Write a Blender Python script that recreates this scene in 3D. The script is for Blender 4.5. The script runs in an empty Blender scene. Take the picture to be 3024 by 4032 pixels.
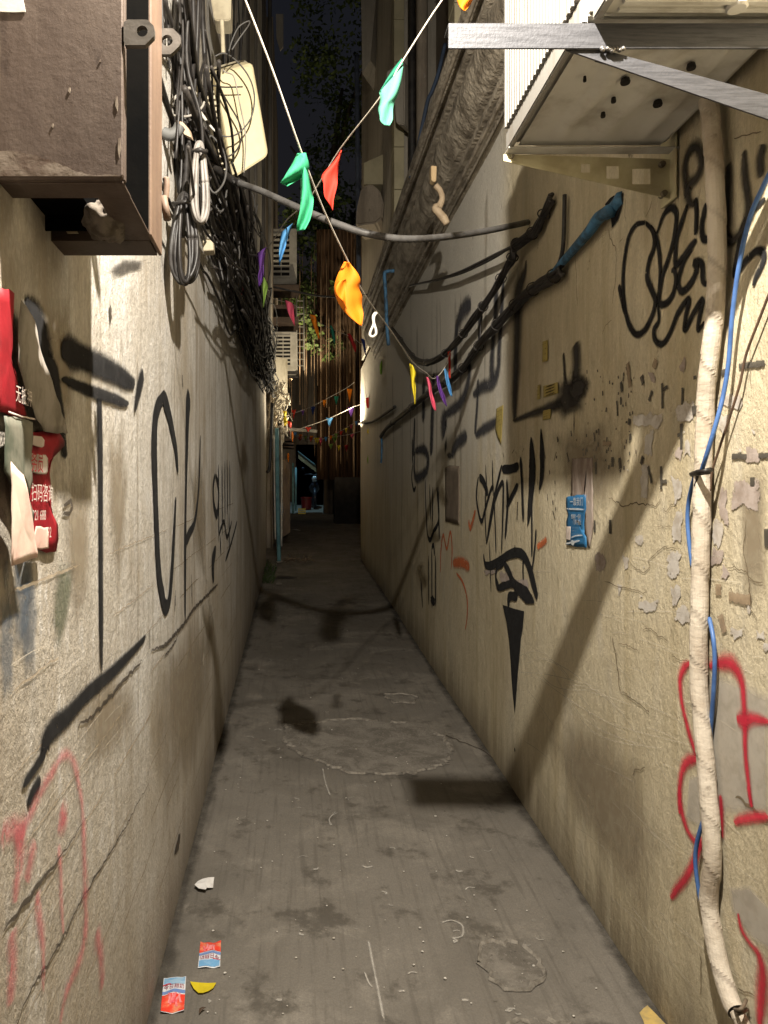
import bpy, bmesh, math, random
from mathutils import Vector, noise
R = random.Random(7)
SC = bpy.context.scene
COL = SC.collection
# ---------------------------------------------------------------- camera model (survey numbers read off the photograph)
K = 3024/1659.0
F = 2912/K; CX = 1158/K; CY = 2016/K; FY = 1801/K
H = 1.55; SL = (CY-FY)/F
XR = 1.0225; XL = -0.4036
def P(x, y, Y): return Vector(((x-CX)/F*Y, Y, H-(y-CY)/F*Y))
def fz(Y): return SL*Y
def FL(x, y, lift=0.0):
    Y = H*F/(y-FY); return Vector(((x-CX)/F*Y, Y, fz(Y)+lift))
def disp(side, Y, Z):
    s = 0 if side == 'R' else 31.7
    return .007*noise.noise((Y*1.1+s, Z*1.1, s)) + .003*noise.noise((Y*4+s, Z*2.2, 3+s))
STEP = 3.59
def wX(side, Y, Z, off=0.0):
    if side == 'R':
        return XR + 0 - disp('R', Y, Z) - off
    return XL + disp('L', Y, Z) + off
def WYZ(side, x, y):
    Y = (XR if side == 'R' else XL)*F/(x-CX)
    return (Y, H-(y-CY)/F*Y)
def W(side, x, y, off=0.0):
    X = XR-off if side == 'R' else XL+off
    Y = X*F/(x-CX)
    return Vector((X, Y, H-(y-CY)/F*Y))
def crop(x0, y0, s):
    return lambda x, y: ((x/s+x0)/K, (y/s+y0)/K)
def Cmap(c, pts): return [c(*p) for p in pts]
cL4 = crop(0, 900, 1.4747); cL5 = crop(0, 2300, 1.508); cL6 = crop(0, 3100, 1.508)
c8 = crop(2200, 500, 2.0133); c7 = crop(1450, 900, 1.9518); b1 = crop(1500, 1600, 1.7011)
b2 = crop(2300, 1300, 2.0111); b3 = crop(2400, 2300, 2.4583); b4 = crop(2400, 3100, 2.3734)
b7 = crop(800, 2600, 1.2762); b8 = crop(1000, 3200, .97588); cP = crop(0, 1100, 1.8433); cF = crop(600, 3650, 5.53)
cM = crop(600, 0, 3.16); cA = crop(0, 0, 1.508); cB = crop(800, 0, 1.508); cE = crop(950, 900, 2.765); cG = crop(950, 1600, 2.765)
c3 = crop(1700, 0, 1.253); cH = crop(1000, 1750, 3.687); cU = crop(1400, 0, 2.765); cV = crop(1400, 600, 2.765)

def smooth(pts, n=6):
    pts = [Vector(p) for p in pts]
    if len(pts) < 3 or n < 2: return pts
    out = []
    for i in range(len(pts)-1):
        p0 = pts[max(i-1, 0)]; p1 = pts[i]; p2 = pts[i+1]; p3 = pts[min(i+2, len(pts)-1)]
        for k in range(n):
            t = k/n
            out.append(.5*((2*p1)+(p2-p0)*t+(2*p0-5*p1+4*p2-p3)*t*t+(3*p1-p0-3*p2+p3)*t**3))
    out.append(pts[-1]); return out

# ---------------------------------------------------------------- object helpers
def link(name, bm, mat, parent=None, sm=False, recenter=True):
    me = bpy.data.meshes.new(name)
    bm.normal_update(); bm.to_mesh(me); bm.free()
    if sm:
        for p in me.polygons: p.use_smooth = True
    for m in (mat if isinstance(mat, (list, tuple)) else [mat]): me.materials.append(m)
    o = bpy.data.objects.new(name, me); COL.objects.link(o)
    if parent is not None:
        o.parent = parent
        if parent.type == 'EMPTY' and parent.parent is None: o.location = -parent.location
        elif parent.parent is None and parent.type == 'MESH': o.location = -parent.location
    elif recenter and len(me.vertices):
        xs = [v.co for v in me.vertices]
        c = Vector(((min(v.x for v in xs)+max(v.x for v in xs))/2, (min(v.y for v in xs)+max(v.y for v in xs))/2, min(v.z for v in xs)))
        for v in me.vertices: v.co -= c
        o.location = c
    return o
def tag(o, label=None, cat=None, group=None, kind=None):
    if label: o['label'] = label
    if cat: o['category'] = cat
    if group: o['group'] = group
    if kind: o['kind'] = kind
    return o
def thing(name, label, cat, loc, group=None):
    o = bpy.data.objects.new(name, None); COL.objects.link(o)
    o.empty_display_size = .1; o.location = loc
    return tag(o, label, cat, group)
def box(bm, a, b, mi=0):
    x0, y0, z0 = a; x1, y1, z1 = b
    v = [bm.verts.new(c) for c in ((x0,y0,z0),(x1,y0,z0),(x1,y1,z0),(x0,y1,z0),(x0,y0,z1),(x1,y0,z1),(x1,y1,z1),(x0,y1,z1))]
    fs = [bm.faces.new([v[i] for i in f]) for f in ((0,3,2,1),(4,5,6,7),(0,1,5,4),(1,2,6,5),(2,3,7,6),(3,0,4,7))]
    for f in fs: f.material_index = mi
    return v
def bev(bm, w, seg=2):
    bmesh.ops.bevel(bm, geom=list(bm.edges), offset=w, segments=seg, affect='EDGES', clamp_overlap=True)
def tube(bm, pts, r, n=7, res=5, sm=True):
    pts = smooth(pts, res) if res > 1 else [Vector(p) for p in pts]
    rs = r if isinstance(r, (list, tuple)) else None
    prev = None; up = Vector((.13, .21, .97)).normalized(); N = len(pts)
    for i, p in enumerate(pts):
        t = (pts[min(i+1, N-1)]-pts[max(i-1, 0)])
        if t.length < 1e-9: t = Vector((0, 0, 1))
        t.normalize()
        u = (up-t*up.dot(t))
        if u.length < .05: u = Vector((1, 0, 0))-t*t.x
        u.normalize(); up = u; w = t.cross(u)
        if rs:
            f = i/(N-1)*(len(rs)-1); k = min(int(f), len(rs)-2); rr = rs[k]+(rs[k+1]-rs[k])*(f-k)
        else: rr = r
        ring = [bm.verts.new(p+(u*math.cos(2*math.pi*k/n)+w*math.sin(2*math.pi*k/n))*rr) for k in range(n)]
        if prev:
            for k in range(n): bm.faces.new((prev[k], prev[(k+1) % n], ring[(k+1) % n], ring[k])).smooth = True
        else: bm.faces.new(ring[::-1])
        prev = ring
    bm.faces.new(prev)
def prism(bm, front, dvec):
    """polygon (list of points) extruded by dvec"""
    a = [bm.verts.new(p) for p in front]; b = [bm.verts.new(Vector(p)+Vector(dvec)) for p in front]
    n = len(a); bm.faces.new(a); bm.faces.new(b[::-1])
    for i in range(n): bm.faces.new((a[i], b[i], b[(i+1) % n], a[(i+1) % n]))
def fixn(bm): bmesh.ops.recalc_face_normals(bm, faces=list(bm.faces))
def lathe(bm, base, prof, n=16):
    prev = None
    for r, z in prof:
        ring = [bm.verts.new((base[0]+r*math.cos(2*math.pi*k/n), base[1]+r*math.sin(2*math.pi*k/n), base[2]+z)) for k in range(n)]
        if prev:
            for k in range(n): bm.faces.new((prev[k], prev[(k+1) % n], ring[(k+1) % n], ring[k]))
        else: bm.faces.new(ring[::-1])
        prev = ring
    bm.faces.new(prev)

# ---------------------------------------------------------------- materials
class NT:
    def __init__(s, name):
        s.m = bpy.data.materials.new(name); s.m.use_nodes = True; s.t = s.m.node_tree; s.t.nodes.clear()
        s.out = s.n('ShaderNodeOutputMaterial'); s.b = s.n('ShaderNodeBsdfPrincipled')
        s.t.links.new(s.b.outputs[0], s.out.inputs[0]); s.pos = s.n('ShaderNodeNewGeometry').outputs['Position']
    def n(s, t): return s.t.nodes.new(t)
    def l(s, a, b): s.t.links.new(a, b)
    def val(s, sock, v):
        if hasattr(v, 'is_linked') or isinstance(v, bpy.types.NodeSocket): s.l(v, sock)
        else: sock.default_value = v
    def scale(s, v, sc):
        n = s.n('ShaderNodeVectorMath'); n.operation = 'MULTIPLY'; s.l(v, n.inputs[0]); n.inputs[1].default_value = sc; return n.outputs[0]
    def noise(s, sc, stretch=(1,1,1), det=5, rough=.6, dist=0, off=0):
        v = s.scale(s.pos, stretch)
        if off:
            a = s.n('ShaderNodeVectorMath'); a.operation = 'ADD'; s.l(v, a.inputs[0]); a.inputs[1].default_value = (off, off*.7, off*1.3); v = a.outputs[0]
        n = s.n('ShaderNodeTexNoise'); s.l(v, n.inputs['Vector']); n.inputs['Scale'].default_value = sc
        n.inputs['Detail'].default_value = det; n.inputs['Roughness'].default_value = rough; n.inputs['Distortion'].default_value = dist
        return n.outputs[0]
    def ramp(s, f, a, b, lo=0., hi=1.):
        n = s.n('ShaderNodeMapRange'); n.interpolation_type = 'SMOOTHSTEP'; s.l(f, n.inputs[0])
        n.inputs[1].default_value = a; n.inputs[2].default_value = b; n.inputs[3].default_value = lo; n.inputs[4].default_value = hi; return n.outputs[0]
    def math(s, op, a, b=0.):
        n = s.n('ShaderNodeMath'); n.operation = op; s.val(n.inputs[0], a); s.val(n.inputs[1], b); return n.outputs[0]
    def mix(s, f, a, b):
        n = s.n('ShaderNodeMix'); n.data_type = 'RGBA'; s.val(n.inputs[0], f)
        for k, v in ((6, a), (7, b)):
            if isinstance(v, tuple): n.inputs[k].default_value = (*v[:3], 1)
            else: s.l(v, n.inputs[k])
        return n.outputs[2]
    def xyz(s):
        n = s.n('ShaderNodeSeparateXYZ'); s.l(s.pos, n.inputs[0]); return n.outputs
    def bump(s, h, st=.4, d=.004):
        n = s.n('ShaderNodeBump'); n.inputs['Strength'].default_value = st; n.inputs['Distance'].default_value = d
        s.l(h, n.inputs['Height']); s.l(n.outputs[0], s.b.inputs['Normal'])
    def fin(s, col, rough=.85, metal=0., alpha=None, spec=.3):
        s.val(s.b.inputs['Base Color'], (*col[:3], 1) if isinstance(col, tuple) else col)
        s.val(s.b.inputs['Roughness'], rough); s.b.inputs['Metallic'].default_value = metal
        s.b.inputs['Specular IOR Level'].default_value = spec
        if alpha is not None: s.val(s.b.inputs['Alpha'], alpha)
        return s.m
def plain(name, c, c2=None, sc=8, rough=.6, metal=0, bst=.25, bsc=60, st=(1,1,1), lo=.4, hi=.65, spec=.35, bd=.002):
    t = NT(name); f = t.ramp(t.noise(sc, st), lo, hi)
    c2 = c2 or tuple(v*.7 for v in c)
    g = t.noise(bsc, det=3)
    t.bump(g, bst, bd)
    return t.fin(t.mix(f, c, c2), rough, metal, spec=spec)
def spray(name, c, lo=.1, hi=.5, amt=.25, nsc=60, amax=1., rough=.75, wear=.62, c2=None, st=(1,1,1), bst=.1):
    """paint, stain or paper laid on a wall: vertex attribute e is 1 inside, 0 at the rim"""
    t = NT(name)
    a = t.n('ShaderNodeAttribute'); a.attribute_name = 'e'; e = a.outputs['Fac']
    nz = t.noise(nsc, st, det=6, rough=.7)
    v = t.math('ADD', e, t.math('MULTIPLY', t.math('SUBTRACT', nz, .5), amt*2))
    al = t.ramp(v, lo, hi, 0, amax)
    w = t.ramp(t.noise(95, (1,1,.45), det=4, off=5.3), wear, wear+.06)
    al = t.math('MULTIPLY', al, t.math('SUBTRACT', 1., w))
    col = t.mix(t.ramp(t.noise(25, off=2.), .4, .7), c, c2 or tuple(min(1, x*1.35+.008) for x in c))
    t.bump(t.noise(180, det=2), bst, .001)
    return t.fin(col, rough, alpha=al)

def wall_mat(name, a, b, grime, streakc, lit_hi_col=None, gl=(.0, .3), stain=None, seed=0., grain=.35, mott=.3, relief=.5, low=None):
    t = NT(name); x = t.xyz()
    big = t.ramp(t.noise(.9, det=6, dist=.6, off=seed), .36, .62)
    c = t.mix(big, a, b)
    s1 = t.noise(1., (7, 7, .55), det=7, rough=.62, off=seed+1)
    c = t.mix(t.ramp(s1, .5, .68, 0, .75), c, streakc)
    s2 = t.noise(1., (34, 34, 1.6), det=5, off=seed+4)
    c = t.mix(t.ramp(s2, .54, .74, 0, .28), c, tuple(v*.62 for v in streakc))
    c = t.mix(t.ramp(s2, .3, .42, .28, 0), c, tuple(min(.85, v*1.22) for v in a))
    m1 = t.noise(26, (1, 1, .38), det=7, rough=.72, off=seed+22)
    c = t.mix(t.ramp(m1, .5, .66, 0, mott), c, tuple(v*.66 for v in b)); c = t.mix(t.ramp(m1, .34, .47, mott*.7, 0), c, tuple(min(.8, v*1.18) for v in a))
    p1 = t.noise(1., (2.2, 2.2, .5), det=7, dist=.5, off=seed+30)
    c = t.mix(t.ramp(p1, .52, .6, 0, mott*.55), c, tuple(v*.8 for v in streakc)); c = t.mix(t.ramp(p1, .36, .43, mott*.5, 0), c, (.63, .61, .57))
    if stain: c = t.mix(t.ramp(t.noise(1.7, (1, 1, .7), det=6, off=seed+9), .57, .7, 0, .7), c, stain)
    h = t.math('SUBTRACT', x[2], t.math('MULTIPLY', x[1], SL))
    if lit_hi_col:
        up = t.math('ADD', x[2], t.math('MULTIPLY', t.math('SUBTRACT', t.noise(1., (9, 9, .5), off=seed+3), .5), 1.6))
        c = t.mix(t.math('MULTIPLY', t.ramp(up, 1.4, 2.3, 0, .9), t.ramp(x[1], 3.4, 3.75)), c, lit_hi_col)  # paler upper plaster; its near edge paints in the unit's shadow edge
    if low:
        lw = t.math('ADD', h, t.math('MULTIPLY', t.math('SUBTRACT', t.noise(1., (2.5, 1.3, 1.6), det=8, rough=.68, off=seed+41), .5), 2.2))
        c = t.mix(t.ramp(lw, .4, 1.1, .6, 0), c, low)
    hn = t.math('ADD', h, t.math('MULTIPLY', t.math('SUBTRACT', t.noise(1., (11, 11, 1.3), det=7, rough=.7, off=seed+6), .5), .55))
    c = t.mix(t.ramp(hn, gl[0], gl[1], .82, 0), c, grime)
    # chips and pocks
    ch = t.noise(9, (1, 1, .6), det=8, rough=.72, off=seed+12)
    c = t.mix(t.ramp(ch, .665, .69, 0, .7), c, tuple(v*.45 for v in grime))
    c = t.mix(t.ramp(t.noise(6.3, det=9, rough=.75, off=seed+17), .66, .69, 0, .6), c, (.62, .58, .53))
    fine = t.noise(150, (1, 1, .55), det=4, rough=.7)
    c = t.mix(t.ramp(fine, .35, .7, grain, 0), c, tuple(v*.55 for v in b))
    hgt = t.math('ADD', t.math('MULTIPLY', fine, .5), t.math('MULTIPLY', t.noise(30, (1, 1, .7), det=6), 1.))
    hgt = t.math('ADD', hgt, t.math('MULTIPLY', t.noise(75, (1, 1, .6), det=5, rough=.75, off=seed), relief))
    hgt = t.math('SUBTRACT', hgt, t.math('MULTIPLY', t.ramp(ch, .65, .69), .8))
    t.bump(hgt, .7, .008)
    return t.fin(c, t.ramp(fine, .3, .7, .7, .92), spec=.25)

M_left = wall_mat('plaster_cream', (.75, .735, .70), (.54, .49, .415), (.17, .135, .1), (.38, .305, .21), seed=2., stain=(.40, .335, .24), gl=(-.06, .36), grain=.55, mott=.75, relief=1.1, low=(.40, .33, .235))
M_right = wall_mat('plaster_ochre', (.66, .585, .425), (.57, .49, .335), (.16, .125, .08), (.46, .38, .23), seed=20., stain=(.46, .41, .31), lit_hi_col=(.70, .665, .59), gl=(-.05, .30), grain=.35, mott=.4)
M_right2 = M_right
M_upper = wall_mat('plaster_upper', (.60, .55, .46), (.48, .43, .35), (.3, .26, .2), (.34, .29, .22), seed=60.)
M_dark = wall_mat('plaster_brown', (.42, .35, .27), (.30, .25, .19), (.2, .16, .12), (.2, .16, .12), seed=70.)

def floor_mat():
    t = NT('worn_concrete'); x = t.xyz()
    c = t.mix(t.ramp(t.noise(.8, det=6, dist=.8), .35, .65), (.205, .184, .156), (.135, .121, .102))
    c = t.mix(t.ramp(t.noise(3.2, det=8, rough=.68, dist=.4, off=3), .5, .66, 0, .75), c, (.27, .243, .205))
    c = t.mix(t.ramp(t.noise(5.5, det=8, rough=.7, off=8), .53, .66, 0, .8), c, (.072, .062, .05))
    c = t.mix(t.ramp(t.noise(1., (48, 2.2, 1), det=4, off=5), .5, .7, 0, .4), c, (.08, .07, .058))
    c = t.mix(t.ramp(t.noise(26, det=7, rough=.75, off=11), .67, .71, 0, .8), c, (.36, .335, .295))
    c = t.mix(t.ramp(t.noise(17, det=6, rough=.7, off=14), .68, .71, 0, .85), c, (.06, .05, .04))
    f = t.noise(170, det=3); c = t.mix(t.ramp(f, .35, .7, .35, 0), c, (.1, .09, .075))
    hg = t.math('ADD', t.math('MULTIPLY', f, .35), t.noise(22, det=8, rough=.7))
    hg = t.math('ADD', hg, t.math('MULTIPLY', t.noise(1., (60, 3, 1), det=3, off=5), .4))
    t.bump(hg, .6, .006)
    return t.fin(c, t.ramp(t.noise(4, off=2), .3, .7, .55, .85), spec=.35)
M_floor = floor_mat()
def magg():
    t = NT('exposed_aggregate')
    c = t.mix(t.ramp(t.noise(9, det=9, rough=.72, dist=.5), .38, .64), (.225, .203, .172), (.13, .115, .096))
    c = t.mix(t.ramp(t.noise(75, det=6, rough=.75), .56, .68, 0, .7), c, (.36, .33, .285)); c = t.mix(t.ramp(t.noise(60, det=6, rough=.75, off=4), .58, .68, 0, .7), c, (.035, .03, .024))
    t.bump(t.noise(95, det=6, rough=.75), .9, .006); return t.fin(c, .9)
M_agg = magg()
M_rim = plain('patch_rim', (.25, .225, .19), (.15, .132, .108), sc=40, rough=.9, bst=.8, bsc=60, bd=.006)
M_black = plain('black_cable', (.018, .016, .015), (.035, .031, .028), sc=20, rough=.45)
M_grey = plain('grey_cable', (.10, .095, .09), (.06, .055, .05), sc=14, rough=.5)
M_dcab = plain('dusty_cable', (.04, .034, .029), (.016, .014, .013), sc=14, rough=.6)
M_ltcab = plain('pale_cable', (.34, .31, .27), (.22, .2, .17), sc=14, rough=.6)
M_cream = plain('aged_cream_plastic', (.66, .57, .36), (.57, .49, .3), sc=6, rough=.45, bst=.05, spec=.5)
M_cream2 = plain('aged_cream_box', (.6, .53, .38), (.42, .36, .25), sc=9, rough=.5)
M_string = plain('string', (.55, .5, .42), (.4, .36, .3), sc=60, rough=.9)
M_white = plain('off_white', (.62, .59, .53), (.5, .46, .39), sc=10, rough=.6)
M_black_in = plain('dark_inside', (.012, .01, .009), (.02, .017, .015), sc=9, rough=.9)
M_teal = plain('teal_pipe', (.16, .33, .36), (.1, .22, .25), sc=8, rough=.5)
M_bluep = plain('blue_pipe', (.07, .19, .33), (.035, .07, .11), sc=22, rough=.6)
M_bluew = plain('blue_wire', (.075, .16, .38), (.05, .11, .28), sc=20, rough=.4)
M_brownw = plain('brown_wire', (.13, .08, .05), (.08, .05, .035), sc=20, rough=.5)
M_tan = plain('raw_wood', (.5, .36, .2), (.36, .25, .13), sc=30, st=(1, 1, .2), rough=.8)
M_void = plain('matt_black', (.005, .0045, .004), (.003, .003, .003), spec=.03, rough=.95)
def mrust():
    t = NT('rusty_steel')
    c = t.mix(t.ramp(t.noise(3.5, (1.6, 1, .6), det=7, dist=.4), .38, .64), (.075, .052, .04), (.115, .085, .067))
    c = t.mix(t.ramp(t.noise(14, (1.5, 1, .7), det=8, rough=.7, off=3), .55, .7, 0, .75), c, (.035, .022, .016))
    c = t.mix(t.ramp(t.noise(8, det=8, rough=.72, off=7), .64, .69, 0, .6), c, (.22, .18, .13))
    c = t.mix(t.ramp(t.noise(1., (60, 5, 2.5), det=3, off=4), .6, .75, 0, .4), c, (.16, .125, .1))
    t.bump(t.math('ADD', t.math('MULTIPLY', t.noise(70, det=6, rough=.7), .4), t.noise(7, (1.4, 1, .6), det=7)), .5, .005)
    return t.fin(c, .68, .25)
M_rust = mrust()
M_rust2 = plain('brown_primer', (.19, .125, .085), (.13, .085, .06), sc=10, st=(1, 1, .25), rough=.6, bst=.4)
M_steel = plain('brushed_steel', (.062, .062, .068), (.036, .036, .04), sc=30, st=(.5, 3, 7), rough=.55, metal=.25, bst=.4, bsc=150)
def macfin(name, c, c2):
    t = NT(name)
    cc = t.mix(t.ramp(t.noise(5, (1, 6, .8), det=6), .5, .68, 0, .6), c, c2)
    t.bump(t.noise(50), .15, .002); return t.fin(cc, .5)
M_fin = macfin('white_metal', (.27, .258, .238), (.2, .165, .125))
M_acw = plain('dirty_white_metal', (.62, .6, .54), (.36, .33, .27), sc=5, rough=.5, lo=.42, hi=.72)
M_pan = plain('grimy_pan', (.60, .585, .545), (.38, .355, .31), sc=7, rough=.65, lo=.42, hi=.7)
M_brk = plain('cream_painted_steel', (.58, .53, .34), (.44, .38, .23), sc=8, rough=.5)
def mwrap():
    t = NT('wrapping_tape'); a = t.n('ShaderNodeAttribute'); a.attribute_name = 'seam'
    c = t.mix(t.ramp(t.noise(9, (1, 1, .8), det=7), .4, .68), (.62, .55, .45), (.42, .345, .26)); c = t.mix(t.ramp(t.noise(40, det=6, off=3), .58, .72, 0, .7), c, (.25, .2, .15))
    c = t.mix(t.math('MULTIPLY', a.outputs['Fac'], .6), c, (.17, .13, .1)); t.bump(t.noise(45, (1, 1, 2), det=5), .6, .004); return t.fin(c, .65)
M_wrap = mwrap()
def flagm(name, c):
    t = NT(name)
    cc = t.mix(t.ramp(t.noise(12), .4, .65), c, tuple(v*.85 for v in c))
    t.b.inputs['Subsurface Weight'].default_value = 0
    tr = t.n('ShaderNodeBsdfTranslucent'); t.l(cc, tr.inputs[0])
    mx = t.n('ShaderNodeMixShader'); mx.inputs[0].default_value = .3
    t.fin(cc, .7); t.l(t.b.outputs[0], mx.inputs[1]); t.l(tr.outputs[0], mx.inputs[2]); t.l(mx.outputs[0], t.out.inputs[0])
    return t.m
FC = {'green': (.05, .42, .2), 'mint': (.14, .48, .33), 'red': (.78, .06, .035), 'orange': (.92, .27, .01), 'blue': (.12, .38, .72),
      'purple': (.17, .06, .32), 'lime': (.32, .5, .1), 'pink': (.85, .13, .22), 'yellow': (.85, .68, .03), 'dark green': (.02, .2, .12), 'navy': (.02, .04, .2), 'dark red': (.42, .02, .02)}
FM = {k: flagm('felt_'+k.replace(' ', '_'), v) for k, v in FC.items()}

# ---------------------------------------------------------------- wall-laid paint
class Decal:
    def __init__(s, side): s.bm = bmesh.new(); s.e = s.bm.verts.layers.float.new('e'); s.side = side
    def v(s, Y, Z, off, e):
        q = s.bm.verts.new((wX(s.side, Y, Z, off), Y, Z)); q[s.e] = e; return q
    def stroke(s, pts, w, off=.003, taper=(.5, .5), n=6, raw=False):
        jg = getattr(s, 'jag', 0)
        yz = [Vector((*p, 0)) if raw else Vector((*WYZ(s.side, *p), 0)) for p in pts]
        yz = smooth(yz, n)
        # resample so that the ribbon follows the wall
        out = [yz[0]]
        for a, b in zip(yz, yz[1:]):
            k = max(1, int((b-a).length/(.012 if jg else .05)))
            for i in range(1, k+1): out.append(a.lerp(b, i/k))
        yz = out; N = len(yz); rows = []
        if jg: yz = [q+Vector((noise.noise((q.x*38, q.y*38, 2))+.5*noise.noise((q.x*90, q.y*90, 2)), noise.noise((q.x*38, q.y*38, 6))+.5*noise.noise((q.x*90, q.y*90, 6)), 0))*jg for q in yz]
        ws = w if isinstance(w, (list, tuple)) else (w, w)
        for i, p in enumerate(yz):
            t = yz[min(i+1, N-1)]-yz[max(i-1, 0)]
            if t.length < 1e-7: t = Vector((0, 1, 0))
            t.normalize(); nn = Vector((-t.y, t.x, 0)); f = i/max(1, N-1)
            q = f*(len(ws)-1); k = min(int(q), len(ws)-2); ww = ws[k]+(ws[k+1]-ws[k])*(q-k)
            tp = min(1, taper[0]+(1-taper[0])*f*7, taper[1]+(1-taper[1])*(1-f)*7)
            ww = ww*tp*(1+.12*noise.noise((p.x*17, p.y*17, 2)))/2*1.15
            ec = 1. if 0 < i < N-1 else .25
            l = p-nn*ww; r = p+nn*ww
            rows.append((s.v(l.x, l.y, off, 0), s.v(p.x, p.y, off, ec), s.v(r.x, r.y, off, 0)))
        for a, b in zip(rows, rows[1:]):
            s.bm.faces.new((a[0], a[1], b[1], b[0])); s.bm.faces.new((a[1], a[2], b[2], b[1]))
    def poly(s, pts, off=.003, jag=.0, core=.82, raw=False, sub=.03, rnd=None):
        yz = [Vector((*p, 0)) if raw else Vector((*WYZ(s.side, *p), 0)) for p in pts]
        ring = []
        for a, b in zip(yz, yz[1:]+yz[:1]):
            k = max(1, int((b-a).length/sub))
            for i in range(k):
                q = a.lerp(b, i/k)
                if jag: q = q+Vector((noise.noise((q.x*31, q.y*31, 1)), noise.noise((q.x*31, q.y*31, 9)), 0))*jag
                ring.append(q)
        c = sum(ring, Vector())/len(ring)
        lev = [(1., 0.), (core, 1.), (core*.6, 1.), (core*.3, 1.)] if core > .5 else [(1., 0.), ((1+core)/2, .5), (core, 1.), (core*.5, 1.)]
        prev = None
        for k, e in lev:
            cur = [s.v(*(c+(q-c)*k).xy, off, e) for q in ring]
            if prev:
                for i in range(len(ring)):
                    s.bm.faces.new((prev[i], prev[(i+1) % len(ring)], cur[(i+1) % len(ring)], cur[i]))
            prev = cur
        m = s.v(c.x, c.y, off, 1.)
        for i in range(len(ring)): s.bm.faces.new((prev[i], prev[(i+1) % len(ring)], m))
    def blob(s, p, ry, rz, off=.003, core=.4):
        Y, Z = WYZ(s.side, *p)
        s.poly([(Y+ry*math.cos(a*.3927)*(1+.15*math.sin(a*2.3+Y)), Z+rz*math.sin(a*.3927)*(1+.15*math.cos(a*1.7+Z))) for a in range(16)], off, 0, core, True, 9)
    def done(s, name, mat, parent, label=None):
        fixn(s.bm); o = link(name, s.bm, mat, parent)
        if label: o['label'] = label
        return o
S_black = spray('black_spray', (.007, .0065, .007), .08, .62, .2, 70, .97, .9, .68)
S_blackhard = spray('black_marker', (.007, .0065, .007), .08, .25, .12, 90, 1., .9, .7)
S_soft = spray('soft_black_spray', (.03, .026, .022), .05, .95, .14, 60, .93, .8, .72)
S_grey = spray('faded_grey_spray', (.04, .04, .047), .05, .8, .3, 40, .85, .9, .66)
S_greysoft = spray('worn_dark_smear', (.055, .045, .033), .02, 1., .5, 22, .6, .9, .6)
S_red = spray('red_spray', (.50, .02, .045), .03, 1.05, .16, 60, .9, .7, .7)
S_pink = spray('washed_red_spray', (.66, .14, .17), .0, 1.2, .55, 22, .45, .8, .6)
S_orange = spray('orange_spray', (.55, .12, .03), .1, .7, .25, 50, .75, .8, .62)
S_green = spray('green_smear', (.07, .09, .045), .0, .8, .4, 18, .5, .9, .7)
S_bluesm = spray('blue_smear', (.06, .09, .13), .0, .9, .5, 30, .4, .9, .62)
S_drip = spray('drip_stain', (.26, .2, .125), .0, 1.5, .9, 11, .42, .9, .9, st=(1, 1, .3))
S_brownpatch = spray('brown_patch', (.27, .215, .145), .05, 1.0, .55, 7, .62, .9, .9, c2=(.33, .28, .2), st=(1, 1, .45))  # soft-edged brown patches for the plaster walls
S_board = spray('board_line', (.36, .29, .2), .1, .6, .9, 30, .6, .9, .85)
S_crack = spray('crack', (.05, .038, .026), .15, .35, .6, 50, .9, .9, .8)
S_crackf = spray('fine_crack', (.14, .105, .06), .15, .4, .5, 50, .75, .9, .8)
S_scr = spray('scratch', (.66, .6, .5), .2, .6, .9, 30, .38, .9, .75)
S_peel = spray('peeled_paint', (.57, .53, .48), .5, .55, 1.1, 21, .9, .9, .9, c2=(.42, .37, .31), bst=.8)
S_peelp = spray('pink_paper_remains', (.44, .37, .33), .45, .5, .95, 24, .93, .9, .9, c2=(.30, .24, .2), bst=.6)
S_tape = spray('grey_tape', (.07, .062, .05), .05, .12, .15, 60, .95, .6, .75)
S_tapel = spray('brown_tape', (.27, .2, .13), .05, .12, .2, 60, .85, .6, .75)
S_greyp = spray('grey_cover_paint', (.56, .52, .47), .05, 1., .4, 10, .5, .85, .85, c2=(.43, .39, .35))
S_grime = spray('soot', (.05, .043, .035), .02, 1., .6, 14, .8, .9, .9)

# ================================================================ SETTING
bm = bmesh.new()
ys = [-6+.35*i for i in range(190)]
for j, Y in enumerate(ys): pass
v0 = {}
xs = [-30, -8, -2, -1, -.6, -.3, 0, .3, .6, .9, 1.2, 2, 5, 12, 30]
for j, Y in enumerate(ys):
    for i, X in enumerate(xs): v0[i, j] = bm.verts.new((X, Y, fz(Y)+.006*noise.noise((X*1.5, Y*1.2, 5))))
for j in range(len(ys)-1):
    for i in range(len(xs)-1): bm.faces.new((v0[i, j], v0[i+1, j], v0[i+1, j+1], v0[i, j+1]))
lane = link('lane', bm, M_floor, sm=True, recenter=False); tag(lane, kind='structure')

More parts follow.
